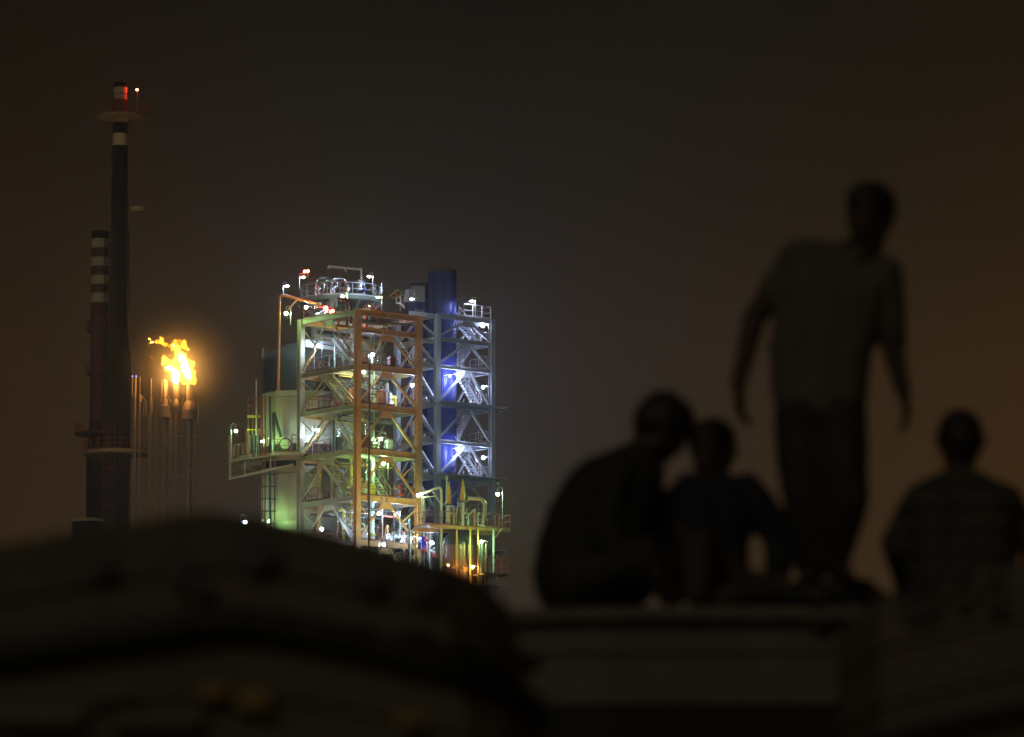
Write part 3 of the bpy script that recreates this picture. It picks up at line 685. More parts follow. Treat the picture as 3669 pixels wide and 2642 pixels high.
lamp(1642, 1343, 470.9, G_SM, 'small lamp right of the blue column, third floor of the grey tower', 'wall', -1, r=.11)
lamp(1731, 1388, 474, G_SM, 'round lamp below the third beam at the right edge of the grey tower', 'wall', 1)
lamp(1338, 1272, 455.5, G_W, 'bright white lamp behind the braces of the ochre tower upper floor', 'goose', -1, 1320)
lamp(1304, 1335, 452.6, G_Y, 'yellowish lamp right of the near ochre column', 'wall', -1)
lamp(1476, 1381, 454.5, G_SM, 'white lamp hidden partly by the right ochre column', 'wall', 1)
lamp(1137, 1543, 455.4, G_W, 'hooked bluish lamp before the corrugated drum wall', 'goose', -1, 1630)
lamp(845, 1545, 453, G_G, 'green hooked lamp on the drum platform, leftmost of the plant', 'goose', -1, 1640)
lamp(1365, 1574, 453.5, G_G, 'greenish hooked lamp on the fourth floor of the ochre tower', 'goose', 1, 1620)
lamp(1374, 1663, 453.5, G_G, 'greenish lamp hanging under the fourth ochre beam', 'goose', 1, 1720)
lamp(1643, 1610, 470.9, G_SM, 'small lamp right of the blue column, fifth floor of the grey tower', 'wall', -1, r=.11)
lamp(1732, 1641, 474, G_SM, 'round lamp low at the right edge of the grey tower', 'wall', 1)
lamp(1499, 1776, 449.2, G_Y, 'yellow green lamp on the foot of the right ochre column', 'post', 1, 1860)
lamp(1783, 1772, 447.5, G_G, 'green hooked lamp on a tall post at the right end of the railed deck', 'goose', 1, 1888)
lamp(1357, 1840, 452, G_W, 'bluish lamp under the yellow beam, left of two', 'post', 1, 1930)
lamp(1419, 1844, 453.5, G_W, 'pear shaped white lamp under the yellow beam, right of two', 'post', 1, 1930)
lamp(879, 1872, 452, G_W, 'bluish hooked lamp just above the dark boat, far left', 'goose', -1, 1960)
lamp(1153, 1897, 451.5, G_W, 'bluish starry lamp just above the boat under the ochre tower', 'wall', -1)
lamp(1375, 1952, 449, G_W, 'hooked lamp before the pale green lowest beam', 'goose', -1, 2040)
lamp(1474, 1927, 453.8, G_W, 'white lamp under the pipe rack deck', 'wall', 1)
lamp(1725, 1942, 445.2, G_G, 'greenish lamp right of the brown vessel', 'wall', 1)
lamp(1549, 1946, 451.5, G_W, 'white lamp between the pipe rack and the brown vessel', 'wall', -1)
lamp(1612, 1348, 471.2, G_SM, 'small lamp shining on the blue column wall', 'wall', -1, r=.06)
lamp(941, 1582, 455.9, G_G, 'greenish lamp half hidden behind the dark caged rack, against the drum', 'wall', -1, r=.11)
lamp(966, 1868, 456.3, G_G, 'assumed green lamp low against the drum foot, left of the ochre tower', 'wall', -1, r=.10)  # assumed lamp, inferred from the green light at the drum foot
G_S = glow('amber_lamp', (1.0, .50, .12), 420)
lamp(1693, 2033, 445.9, G_S, 'amber lamp glowing at the skirt of the brown vessel', 'wall', 1, r=.10)
lamp(1606, 2026, 446.2, G_S, 'faint amber lamp left of the brown vessel, over the boat', 'wall', -1, r=.05)
def redlamp(x, y, Y, label, r=.10, base=20):
    p = W(x, y, Y); t = thing('warning_light', W(x, y+base, Y), label, 'warning light', 'red aviation lights')
    part('post', MB().tube([W(x, y+base, Y), p - Z*r*.8], .03, 6), M_POST, t)
    part('bulb', MB().ball(p, r, 8, 6), G_R, t, True)
    part('cap', MB().lathe(p + Z*r*.8, [(r*.7, 0), (r*.5, .04), (.001, .05)], 10), M_DARK, t)
redlamp(1092, 973, 458, 'red light above the bluish lamp, left of the twin lights')
redlamp(1103, 972, 458, 'red light, right of the twin lights on the tower top')
redlamp(1167, 1105, 455, 'big red light on the ochre tower top, left of the amber stubs', .17)
redlamp(1192, 1115, 454, 'dim red light behind the top left beam of the ochre tower', .11)

# =================================================================== chimneys (far left)
def ring_deck(t, c, zc, r0, r1, mat, th=.25):
    part('ring_platform', MB().lathe((c.x, c.y, 0), [(r0, zc), (r1, zc), (r1, zc+th), (r0, zc+th), (r0, zc)], 36), mat, t)
    railing(t, [Vector((c.x+(r1-.08)*math.cos(2*math.pi*k/18), c.y+(r1-.08)*math.sin(2*math.pi*k/18), zc+th)) for k in range(19)], 1.3, M_RAIL, 1.3, .04)
YC = 640
c1 = W(425, 1000, YC); z1 = lambda y: W(425, y, YC).z
k1 = FPX/YC
ch = thing('chimney', (c1.x, c1.y, 0), 'tall dark chimney with pale bands and a ring deck at its top', 'chimney')
def seg(t, c, zf, prof, name, mat, n=36):
    part(name, MB().lathe((c.x, c.y, 0), [(r, zf(y)) for r, y in prof], n), mat, t, True)
seg(ch, c1, z1, [(95/2/k1, 4150), (95/2/k1, 1287), (68/2/k1, 1186), (62/2/k1, 900), (56/2/k1, 524)], 'shaft', M_CHD)
seg(ch, c1, z1, [(54/2/k1, 524), (53/2/k1, 480)], 'band', M_CHW)
seg(ch, c1, z1, [(53/2/k1, 480), (53/2/k1, 441)], 'band', M_CHD)
seg(ch, c1, z1, [(53/2/k1, 441), (52/2/k1, 417)], 'band', M_CHW)
seg(ch, c1, z1, [(52/2/k1, 417), (50/2/k1, 358)], 'band', M_CHR)
seg(ch, c1, z1, [(50/2/k1, 358), (50/2/k1, 315)], 'band', M_CHW)
seg(ch, c1, z1, [(50/2/k1, 315), (48/2/k1, 298), (.6, 298), (.6, 310)], 'rim', M_CHD)
for y in (340,): part('hoop', MB().lathe((c1.x, c1.y, 0), [(50/2/k1+.03, z1(y)), (50/2/k1+.03, z1(y-3))], 24), M_DARK, ch)
ring_deck(ch, c1 + Vector((.15, 0, 0)), z1(424), 26/k1, 91/k1, M_CHT, .22)
ring_deck(ch, c1, z1(1630), 48/k1, 122/k1, M_CHT, .26)
for xa, xb, ya, yb in ((463, 517, 745, 762),):
    p = W(490, 752, YC-1.5); part('landing', MB().lathe(p, [(.3, 0), (.8, 0), (.8, .3), (.3, .3)], 24), M_CHW, ch)
for x in (466, 480, 500, 516): part('ladder_rail', MB().bar(W(x, 745, YC-1.2), W(x, 430, YC-1.2), .05, .05, (0, 1, 0)), M_RAIL, ch)
for y in range(450, 745, 26): part('ladder_hoop', MB().bar(W(466, y, YC-1.3), W(516, y, YC-1.3), .05, .05), M_RAIL, ch)
for x in (372, 384, 397, 410): part('ladder_rail', MB().bar(W(x, 1513, YC-2.3), W(x, 2100, YC-2.3), .07, .07, (0, 1, 0)), M_RAIL, ch)
for y in range(1540, 2000, 68): part('ladder_hoop', MB().bar(W(370, y, YC-2.4), W(412, y, YC-2.4), .07, .07), M_RAIL, ch)
for y, x in ((1190, 390), (1280, 372), (1380, 372), (1460, 372), (1010, 392), (880, 394)):
    part('bracket', MB().box(W(x, y, YC), Vector((.25, 0, 0)), Vector((0, .2, 0)), Z*.12), M_CHD, ch)
part('cable', MB().tube([W(459, 820, YC), W(463, 900, YC-.3), W(461, 960, YC), W(464, 1050, YC-.3), W(460, 1120, YC)], .08, 6), M_CHD, ch, True)
for y in range(560, 1280, 90):
    rr_ = (31 + (y-524)/662*5)/k1
    part('weld_ring', MB().lathe((c1.x, c1.y, 0), [(rr_-.08, z1(y)), (rr_+.05, z1(y)), (rr_+.05, z1(y-3)), (rr_-.08, z1(y-3))], 28), M_CHD, ch)
for x in (391, 399): part('ladder_rail', MB().bar(W(x, 1500, YC-1.4), W(x+14, 530, YC-1.0), .05, .05, (0, 1, 0)), M_DARK, ch)
redlamp(491, 322, YC, 'red light on the ring deck of the tall dark chimney', .12, 80)

YB = 735
c2 = W(358, 1000, YB); z2 = lambda y: W(358, y, YB).z; k2 = FPX/YB
cb = thing('chimney', (c2.x, c2.y, 0), 'shorter chimney with red and white bands behind the tall dark one', 'chimney')
ya = [(830, 858, M_CHD), (858, 891, M_CHW), (891, 924, M_CHR), (924, 956, M_CHW), (956, 989, M_CHR), (989, 1021, M_CHW), (1021, 1053, M_CHR), (1053, 1086, M_CHW), (1086, 1190, M_CHR), (1190, 1345, M_CHR)]
for a, b, m in ya: seg(cb, c2, z2, [(64/2/k2, b), (64/2/k2, a)], 'band', m)
seg(cb, c2, z2, [(64/2/k2, 1510), (64/2/k2, 1345)], 'band', M_CHR)
seg(cb, c2, z2, [(84/2/k2, 4150), (84/2/k2, 1640), (70/2/k2, 1560), (64/2/k2, 1510)], 'shaft', M_CHD)
part('rim', MB().lathe((c2.x, c2.y, 0), [(64/2/k2, z2(830)), (.7, z2(830))], 24), M_CHD, cb)
for y in (1190, 1345): ring_deck(cb, c2, z2(y), 33/k2, 46/k2, M_CHR, .15)
ring_deck(cb, c2 + Vector((.2, 0, 0)), z2(1560), 33/k2, 92/k2, M_CHR, .2)
part('ladder_rail', MB().tube([W(376, 836, YB-1.3), W(376, 1500, YB-1.3)], .07, 6), M_CHD, cb)
tk = thing('storage_tank', W(320, 2000, 720), 'pale edged tank roof low at the left behind the boat', 'tank')
ct = W(318, 2000, 720)
part('roof', MB().lathe((ct.x, ct.y, 0), [(2.2, W(318, 1872, 720).z), (2.25, W(318, 1864, 720).z), (1.6, W(318, 1860, 720).z), (.01, W(318, 1856, 720).z)], 32), M_CHW, tk, True)
part('shell', MB().lathe((ct.x, ct.y, 0), [(2.2, 0), (2.2, W(318, 1873, 720).z)], 32), M_CHD, tk, True)

# =================================================================== flare stacks
YF = 600; kf = FPX/YF
def prof_stack(x, prof, label, mat=M_STACK, arms=(), ybot=4150, riser=True, pr=None):
    c = W(x, 1500, YF); zf = lambda y: W(x, y, YF).z
    t = thing('flare_stack', (c.x, c.y, 0), label, 'flare stack', 'flare stacks')
    tip = prof['tip']; seg(t, c, zf, [(r/kf, y) for r, y in tip][::-1], 'tip', mat, 20)
    if 'cone' in prof: seg(t, c, zf, [(r/kf, y) for r, y in prof['cone']][::-1], 'cone', mat, 28)
    if 'body' in prof: seg(t, c, zf, [(r/kf, y) for r, y in prof['body']][::-1], 'seal_drum', mat, 28)
    rp_ = prof['pipe'][0]/kf; part('riser', MB().tube([Vector((c.x, c.y, 0)), W(x, prof['pipe'][1], YF)], rp_, 16), mat, t, True)
    for pl in arms:
        part('pilot_pipe', MB().tube([W(px, py, YF-.6) for px, py in pl], .06, 7), mat, t, True)
    if rp_ > .2:
        for y in (1600, 1690):
            part('guide_ring', MB().lathe((c.x, c.y, 0), [(rp_, zf(y)), (rp_+.22, zf(y)), (rp_+.22, zf(y-3)), (rp_, zf(y-3))], 16), mat, t)
    return t
prof_stack(678, dict(tip=[(11, 1378), (12, 1388), (12, 1440)], cone=[(12, 1438), (19, 1446), (25, 1462), (26, 1468)], body=[(26, 1468), (27, 1469), (27, 1504), (18, 1508)], pipe=(9.5, 1505)),
           'widest flare stack, rightmost, with the big yellow flame on its tip', arms=[[(688, 1386), (689, 1425), (697, 1444), (698, 1464)], [(661, 1398), (659, 1425), (651, 1450)], [(708, 1440), (712, 1470), (711, 1522)], [(664, 1600), (664, 1700)], [(697, 1500), (698, 1860)]])
prof_stack(630, dict(tip=[(8, 1373), (8.5, 1420), (5, 1432)], cone=[(5, 1432), (10, 1438), (10, 1466), (6, 1472)], pipe=(4, 1470)),
           'slim flare stack under the white fireball', arms=[[(622, 1376), (622, 1430)], [(640, 1376), (640, 1430)]])
prof_stack(589, dict(tip=[(7, 1360), (7, 1425)], cone=[(9, 1428), (11, 1436), (11, 1452)], body=[(11, 1452), (20, 1456), (20, 1498), (12, 1502)], pipe=(7.5, 1500)),
           'unlit flare stack with a white hooked pilot pipe, left of the slim one', arms=[[(580, 1362), (580, 1415), (576, 1440)], [(594, 1364), (600, 1368), (600, 1416), (607, 1432), (615, 1446)], [(607, 1500), (607, 1860)]])
prof_stack(540, dict(tip=[(2.5, 1358), (2.5, 1422)], cone=[(3, 1422), (5, 1430), (6, 1460)], pipe=(3.2, 1460)), 'thinnest flare stack, standing alone in the gap', arms=[[(546, 1440), (546, 1480)]])
prof_stack(500, dict(tip=[(2, 1350), (2, 1410)], cone=[(3, 1412), (6, 1420), (7, 1440)], pipe=(4.0, 1440)), 'flare stack beside the dark chimney with bent side pipes', arms=[[(508, 1418), (516, 1432), (523, 1440), (523, 1490)], [(515, 1440), (515, 1490)]])
prof_stack(483, dict(tip=[(5, 1353), (5, 1400)], pipe=(5.5, 1400)), 'flare stack with small blue flames, half behind the dark chimney', arms=[[(474, 1353), (474, 1420)]])
ll = thing('guy_frame', W(560, 1900, YF+3), 'thin lattice frame linking the flare stack risers', 'frame')
for y in (1560, 1620, 1700, 1770): part('crossbar', MB().bar(W(478, y, YF+1.0), W(705, y+4, YF+1.0), .09, .09), M_STACK, ll)
for x in (533, 560, 612): part('upright', MB().bar(W(x, 1480, YF+1.2), W(x, 2000, YF+1.2), .12, .12, (0, 1, 0)), M_STACK, ll)
for x0, x1, y in ((540, 562, 1560), (612, 590, 1640), (545, 560, 1790), (640, 655, 1600)): part('crossbar', MB().bar(W(x0, y, YF+1.3), W(x1, y+45, YF+1.3), .08, .08), M_STACK, ll)

# flames
def remesh_blobs(name, blobs, voxel, amp, nscale, seed):
    mb = MB()
    for c, r, sc in blobs: mb.ball(c, r, 16, 10, sc)
    me = mb.mesh(name, None, blobs[0][0])
    o = bpy.data.objects.new('tmp', me); COL.objects.link(o)
    m = o.modifiers.new('r', 'REMESH'); m.mode = 'VOXEL'; m.voxel_size = voxel
    dg = bpy.context.evaluated_depsgraph_get()
    out = bpy.data.meshes.new_from_object(o.evaluated_get(dg)); out.name = name
    bpy.data.objects.remove(o); bpy.data.meshes.remove(me)
    out.update()
    co = [v.co.copy() for v in out.vertices]; no = [v.normal.copy() for v in out.vertices]
    off = Vector((seed*3.1, seed*1.7, seed))
    for v, c, n in zip(out.vertices, co, no):
        d = mnoise.fractal(c*nscale + off, .8, 2.1, 4)*amp
        v.co = c + n*d
    out.polygons.foreach_set('use_smooth', [True]*len(out.polygons))
    return out
def flame_mat(name, lo, hi, slo, shi, scale, holes):
    m = bpy.data.materials.new(name); m.use_nodes = True; n = m.node_tree.nodes; l = m.node_tree.links; n.clear()
    o = n.new('ShaderNodeOutputMaterial'); e = n.new('ShaderNodeEmission')
    tc_ = n.new('ShaderNodeTexCoord'); ns = n.new('ShaderNodeTexNoise'); ns.inputs['Scale'].default_value = scale; ns.inputs['Detail'].default_value = 5; ns.inputs['Roughness'].default_value = .6
    l.new(tc_.outputs['Object'], ns.inputs['Vector'])
    r = n.new('ShaderNodeValToRGB'); r.color_ramp.elements[0].position = .36; r.color_ramp.elements[0].color = (*lo, 1)
    r.color_ramp.elements[1].position = .64; r.color_ramp.elements[1].color = (*hi, 1)
    k = n.new('ShaderNodeMapRange'); k.inputs[1].default_value = holes; k.inputs[2].default_value = .68; k.inputs[3].default_value = slo; k.inputs[4].default_value = shi
    l.new(ns.outputs['Fac'], r.inputs[0]); l.new(ns.outputs['Fac'], k.inputs[0]); l.new(r.outputs[0], e.inputs[0]); l.new(k.outputs[0], e.inputs[1])
    l.new(e.outputs[0], o.inputs['Volume'])
    return m
def fire_mat(name, col, strength):
    return glow(name, col, strength)
def fb(lst, Y=YF, sq=1.0): return [(W(x, y, Y), r/kf, (1, .8, sq)) for x, y, r in lst]
F_OUT = flame_mat('flame_outer', (1, .28, .012), (1, .58, .045), 1.0, 16.0, 1.1, .32)
F_TAIL = flame_mat('flame_tail', (1, .20, .008), (1, .46, .02), 1.0, 16.0, 1.5, .32)
F_CORE = fire_mat('flame_core', (1, .48, .11), 45)
fl = thing('flame', W(678, 1376, YF), 'big yellow orange flame curling left from the widest flare tip', 'flame', 'flare flames')
def fpart(name, me, mat, t, loc):
    me.materials.clear(); me.materials.append(mat)
    o = bpy.data.objects.new(name, me); COL.objects.link(o); o.parent = t; o.location = Vector(loc) - ORG[t.name]; ORG[o.name] = ORG[t.name]
b1 = fb([(676, 1366, 18), (694, 1364, 12), (660, 1366, 11), (680, 1348, 20), (690, 1335, 14), (672, 1325, 21), (684, 1305, 15), (662, 1300, 20), (648, 1283, 20), (640, 1270, 17), (628, 1296, 12), (600, 1300, 14), (590, 1288, 10), (586, 1306, 11), (596, 1322, 10), (614, 1310, 10), (636, 1256, 13)])
fpart('flame_body', remesh_blobs('flame_body', b1, .075, .22, 1.5, 1), F_OUT, fl, b1[0][0])
b2 = fb([(640, 1240, 12), (655, 1232, 12), (665, 1244, 10), (662, 1228, 9), (628, 1230, 10), (646, 1224, 8), (620, 1246, 7), (672, 1250, 6), (608, 1240, 7), (596, 1236, 6), (584, 1230, 7), (572, 1224, 10), (562, 1226, 8), (580, 1216, 7), (584, 1211, 4), (540, 1228, 6), (535, 1216, 4), (546, 1226, 4)])
fpart('flame_tail', remesh_blobs('flame_tail', b2, .06, .20, 2.0, 2), F_TAIL, fl, b2[0][0])
b3 = fb([(533, 1273, 3), (540, 1278, 3.5), (547, 1284, 2.5), (574, 1266, 2), (586, 1272, 3), (590, 1269, 2), (672, 1266, 3)])
fpart('wisp', remesh_blobs('wisp', b3, .03, .06, 3.0, 3), F_TAIL, fl, b3[0][0])
b4 = fb([(655, 1290, 12), (662, 1310, 14), (668, 1328, 14), (672, 1345, 13), (650, 1278, 9)], YF-.55)
fpart('flame_core', remesh_blobs('flame_core', b4, .07, .15, 1.5, 4), F_CORE, fl, b4[0][0])
fl2 = thing('flame', W(630, 1372, YF), 'white hot fireball on the slim flare tip', 'flame', 'flare flames')
b5 = fb([(631, 1360, 14), (632, 1348, 13), (630, 1336, 10), (622, 1328, 7), (612, 1322, 6), (603, 1318, 6)], YF-.9)
F_BALL = fire_mat('fireball', (1, .44, .10), 130)
fpart('flame_body', remesh_blobs('flame_body', b5, .07, .10, 1.5, 5), F_BALL, fl2, b5[0][0])
sm_ = MB(); sc_ = W(646, 1310, YF); sm_.ball((0, 0, 0), 1, 24, 16)
smm = bpy.data.materials.new('halo_smoke'); smm.use_nodes = True; n = smm.node_tree.nodes; l = smm.node_tree.links; n.clear()
so_ = n.new('ShaderNodeOutputMaterial'); sv = n.new('ShaderNodeVolumePrincipled'); sv.inputs['Color'].default_value = (.9, .85, .8, 1); sv.inputs['Anisotropy'].default_value = .2
st = n.new('ShaderNodeTexCoord'); sl_ = n.new('ShaderNodeVectorMath'); sl_.operation = 'LENGTH'; smr = n.new('ShaderNodeMapRange')
smr.inputs[1].default_value = 1.0; smr.inputs[2].default_value = .0; smr.inputs[3].default_value = 0; smr.inputs[4].default_value = 1
spw = n.new('ShaderNodeMath'); spw.operation = 'POWER'; spw.inputs[1].default_value = 2.0; smu = n.new('ShaderNodeMath'); smu.operation = 'MULTIPLY'; smu.inputs[1].default_value = .15
l.new(st.outputs['Object'], sl_.inputs[0]); l.new(sl_.outputs['Value'], smr.inputs[0]); l.new(smr.outputs[0], spw.inputs[0]); l.new(spw.outputs[0], smu.inputs[0]); l.new(smu.outputs[0], sv.inputs['Density'])
l.new(sv.outputs[0], so_.inputs['Volume'])
smo = bpy.data.objects.new('smoke', sm_.mesh('smoke', smm)); COL.objects.link(smo); smo.location = sc_; smo.scale = (7.5, 7.0, 7.5)  # smoke ball added so the flame light spreads into a halo
smo['kind'] = 'stuff'; smo['label'] = 'thin smoke added to spread an orange halo around the flare flames'
G_PIL = glow('blue_gas', (.35, .35, 1.0), 2.2)
for x, lab in ((475, 'tiny blue pilot flame nearest the dark chimney'), (488, 'tiny blue pilot flame right of the other one')):
    solo('pilot_flame', MB().ball(W(x, 1349, YF), 2.6/kf, 8, 6, (.8, .8, 1.6)), G_PIL, W(x, 1353, YF), lab, 'flame', 'blue pilot flames', smooth=True)

# =================================================================== assumed sodium floodlights, standing low and unseen, added for the orange light
def assumed_flood(x, y, Y, target, watts, spot, label, col=(1.0, .62, .22)):  # mast with a spot light, added out of view for its light
    p = W(x, y, Y)
    t = thing('assumed_flood_mast', (p.x, p.y, 0), label, 'floodlight', 'assumed sodium floodlights')
    d = (target - p).normalized()
    part('pole', MB().tube([Vector((p.x, p.y, 0)), p - d*.3], [.14, .09], 10), M_POST, t, True)
    q = d.to_track_quat('-Z', 'Y'); R = q.to_matrix()
    part('lamp_housing', MB().box(p - d*.16, R @ Vector((.32, 0, 0)), R @ Vector((0, .24, 0)), d*.12), M_DARK, t)
    part('lens', MB().box(p - d*.025, R @ Vector((.28, 0, 0)), R @ Vector((0, .2, 0)), d*.01), glow('assumed_lamp_lens', (1, .6, .2), 6), t)
    l = bpy.data.lights.new('floodlight', 'SPOT'); l.energy = watts; l.color = col; l.spot_size = math.radians(spot); l.spot_blend = .7; l.shadow_soft_size = .25  # spot light of the assumed lamp, no such source seen
    o = bpy.data.objects.new('floodlight', l); COL.objects.link(o); o.parent = t; o.location = p + d*.02 - ORG[t.name]; o.rotation_euler = q.to_euler()
assumed_flood(1640, 2700, 424, FT(LU/2, 0, ZL[2]+.5), 20000, 34, 'assumed unseen sodium floodlight mast right of the plant, aimed at the ochre tower', (1.0, .60, .18))  # assumed lamp, added to turn the front beams orange
assumed_flood(860, 2620, 420, W(1010, 1480, 456), 9500, 60, 'assumed unseen sodium floodlight mast left of the plant, aimed at the buff drum')  # assumed lamp out of view, added to light the drum cladding
assumed_flood(300, 2600, 612, W(430, 620, 640), 17000, 36, 'assumed unseen sodium floodlight mast by the chimneys, added to light their bands', (1.0, .66, .24))  # added lamp, no mast seen here; brightens the pale chimney bands

# =================================================================== foreground: fishing boats
def smooth(t): return t*t*(3-2*t)
def boat(x0, x1, yc, beam, sheer, nplank, label, mats, rail_m, dk_m, deck_drop=.10, rake0=0.0, rake1=0.0, taper0=.25, taper1=.25, deck=True, bow0=True, bow1=True):
    root = thing('fishing_boat', (x0, yc, 0), label, 'boat', 'beached fishing boats')
    NS = 22
    def hb(s):
        e = 1.0
        if bow0 and s < taper0: e = min(e, math.sin(math.pi/2*max(s, 0)/taper0)**.6)
        if bow1 and s > 1-taper1: e = min(e, math.sin(math.pi/2*max(1-s, 0)/taper1)**.6)
        return max(.02, e)*beam/2
    def pt(s, wq, sd, out=0.0):
        x = x0 + (x1-x0)*s + rake0*(1-wq)*(1-s)**3 + rake1*(1-wq)*s**3
        xs_ = x0 + (x1-x0)*s
        z = .12 + wq*(sheer(xs_) - .12)
        b = hb(s)*(.18 + .82*wq**.42) + out
        return Vector((x, yc + sd*b, z))
    xsn = sorted(set([round(x0 + (x1-x0)*k/16, 4) for k in range(17)] + [round(-1.9 + .1*k, 4) for k in range(39) if x0 < -1.9 + .1*k < x1]))
    ss = [(xq-x0)/(x1-x0) for xq in xsn]; NS = len(ss)-1
    for sd in (-1, 1):
        for i in range(nplank):
            wa = (i/nplank)**.85 + .0015; wb = ((i+1)/nplank)**.85 - .0025
            mb = MB(); prof = []
            o_ = .012*(i % 2)
            for s_ in ss:
                prof += [pt(s_, wa, sd, o_), pt(s_, wb, sd, o_), pt(s_, wb, sd, o_-.05), pt(s_, wa, sd, o_-.05)]
            fs = []
            for k in range(NS):
                for j in range(4): fs.append((k*4+j, k*4+(j+1) % 4, (k+1)*4+(j+1) % 4, (k+1)*4+j))
            fs += [(0, 1, 2, 3), (NS*4+3, NS*4+2, NS*4+1, NS*4)]
            mb.add(prof, fs); part('hull_plank', mb, mats[i % len(mats)], root)
        for wr, hh, mt in rail_m:
            mb = MB(); pts = [pt(s_, wr, sd, .05) for s_ in ss]
            mb.tube(pts, hh, 8); part('rub_rail', mb, mt, root, True)
    mb = MB(); prof = []
    for s_ in ss:
        for wq in (1, .8, .6, .4, .2, 0): prof.append(pt(s_, wq*.99, -1, -.06))
        for wq in (0, .2, .4, .6, .8, 1): prof.append(pt(s_, wq*.99, 1, -.06))
    mb.add(prof, [(k*12+j, k*12+j+1, (k+1)*12+j+1, (k+1)*12+j) for k in range(NS) for j in range(11)])
    part('light_stop_lining', mb, B_BLACK, root)  # inner shell added to stop lamp light leaking between the planks
    if deck:
        nb = 14
        for j in range(nb):
            ta, tb = -1+2*j/nb+.012, -1+2*(j+1)/nb-.012
            mb = MB(); prof = []
            for s_ in ss:
                h = hb(s_)*.97; xq = x0 + (x1-x0)*s_; zq_ = sheer(xq) - deck_drop
                prof += [Vector((xq, yc + ta*h, zq_)), Vector((xq, yc + tb*h, zq_)), Vector((xq, yc + tb*h, zq_-.05)), Vector((xq, yc + ta*h, zq_-.05))]
            fs = []
            for k in range(NS):
                for q in range(4): fs.append((k*4+q, k*4+(q+1) % 4, (k+1)*4+(q+1) % 4, (k+1)*4+q))
            fs += [(0, 1, 2, 3), (NS*4+3, NS*4+2, NS*4+1, NS*4)]
            mb.add(prof, fs); part('deck_plank', mb, dk_m, root)
    part('keel', MB().bar(Vector((x0+.3, yc, .08)), Vector((x1-.3, yc, .08)), .16, .24), M_DARK, root)
    return root, pt
def interp(tab):
    def f(x):
        if x <= tab[0][0]: return tab[0][1]
        for (a, ya_), (b, yb_) in zip(tab, tab[1:]):
            if x <= b: return ya_ + (yb_-ya_)*smooth((x-a)/(b-a))*.5 + (yb_-ya_)*(x-a)/(b-a)*.5
        return tab[-1][1]
    return f
B_BROWN = paint('brown_hull_paint', (.105, .095, .064), .6, 0, .35, 3, bump=.3, rust=.3)
B_TEAL = paint('dark_olive_hull_paint', (.09, .085, .06), .55, 0, .35, 3, bump=.3)
B_GREY = paint('weathered_grey_plank', (.145, .135, .108), .75, 0, .35, 4, bump=.35)
B_BLACK = paint('black_timber', (.018, .018, .017), .6, 0, .3, 4, bump=.3)
B_YEL = paint('yellow_trim', (.24, .14, .02), .5, 0, .3, 4)
B_MARK = paint('dark_blue_mark', (.045, .045, .042), .6, 0, .3, 4)
YL = 15.2
tabL = []
for x, y in ((0, 1202), (150, 1174), (300, 1150), (400, 1132), (480, 1126), (560, 1134), (640, 1150), (720, 1168), (790, 1188), (870, 1211), (960, 1236), (1040, 1256), (1100, 1272)):
    p = PP(x, y, YL); tabL.append((p.x, p.z))
tabL = [(-8.0, 3.0), (-3.0, tabL[0][1]-.12)] + tabL + [(.35, tabL[-1][1]-.07)]
endL = PP(1140, 1320, YL).x
bl, ptL = boat(-8.2, endL, YL+1.15, 2.3, interp(tabL), 16, 'dark brown fishing boat hull with yellow trim blocks, nearest at lower left',
               [B_BROWN, B_BROWN, B_BROWN, B_TEAL], [(.90, .045, B_BLACK), (.755, .028, B_BLACK), (.73, .022, B_BROWN)], B_GREY, .08, 0, .55, .2, .02)
def on_hull(pt, xP, yP, Y):
    """hull point in front that shows at this place of the photograph (found once, kept as a real place on the hull)"""
    q = PP(xP, yP, Y); best = None
    for i in range(161):
        for j in range(60, 121):
            p = pt(i/160, j/120, -1, .02); e = abs(p.x-q.x*p.y/Y) + abs((p.z-EYE) - (q.z-EYE)*p.y/Y)
            if best is None or e < best[0]: best = (e, p)
    return best[1]
for x, y, sx, sz, mt in ((455, 1541, .036, .016, B_YEL), (548, 1545, .045, .022, B_YEL), (910, 1585, .035, .016, B_YEL), (250, 1540, .05, .014, B_BROWN), (330, 1590, .12, .02, B_BROWN), (100, 1585, .12, .02, B_BROWN)):
    p = on_hull(ptL, x, y, YL); part('trim_block', MB().box(p - Vector((0, .02, 0)), Vector((sx, 0, 0)), Vector((0, .03, 0)), Z*sz), mt, bl)
for x, y, sx, sz in ((380, 1265, .035, .05), (460, 1290, .03, .03), (560, 1215, .04, .07), (800, 1270, .05, .05), (955, 1290, .045, .05), (230, 1255, .04, .04), (620, 1230, .02, .04)):
    p = on_hull(ptL, x, y, YL); o = part('painted_mark', MB().tube([p + Vector((0, .03, 0)), p - Vector((0, .035, 0))], 1.0, 16), B_MARK, bl)
    for v_ in o.data.vertices:
        c_ = p - ORG[bl.name]; v_.co.x = c_.x + (v_.co.x-c_.x)*sx; v_.co.z = c_.z + (v_.co.z-c_.z)*sz
for k in range(9):
    p = on_hull(ptL, 430+95*k, 1388+ (0 if k < 3 else (k-2)*13), YL)
    part('rope_fender', MB().ball(p - Vector((0, .05, 0)), .035, 10, 6, (1.5, 1, .9)), B_BLACK, bl, True)

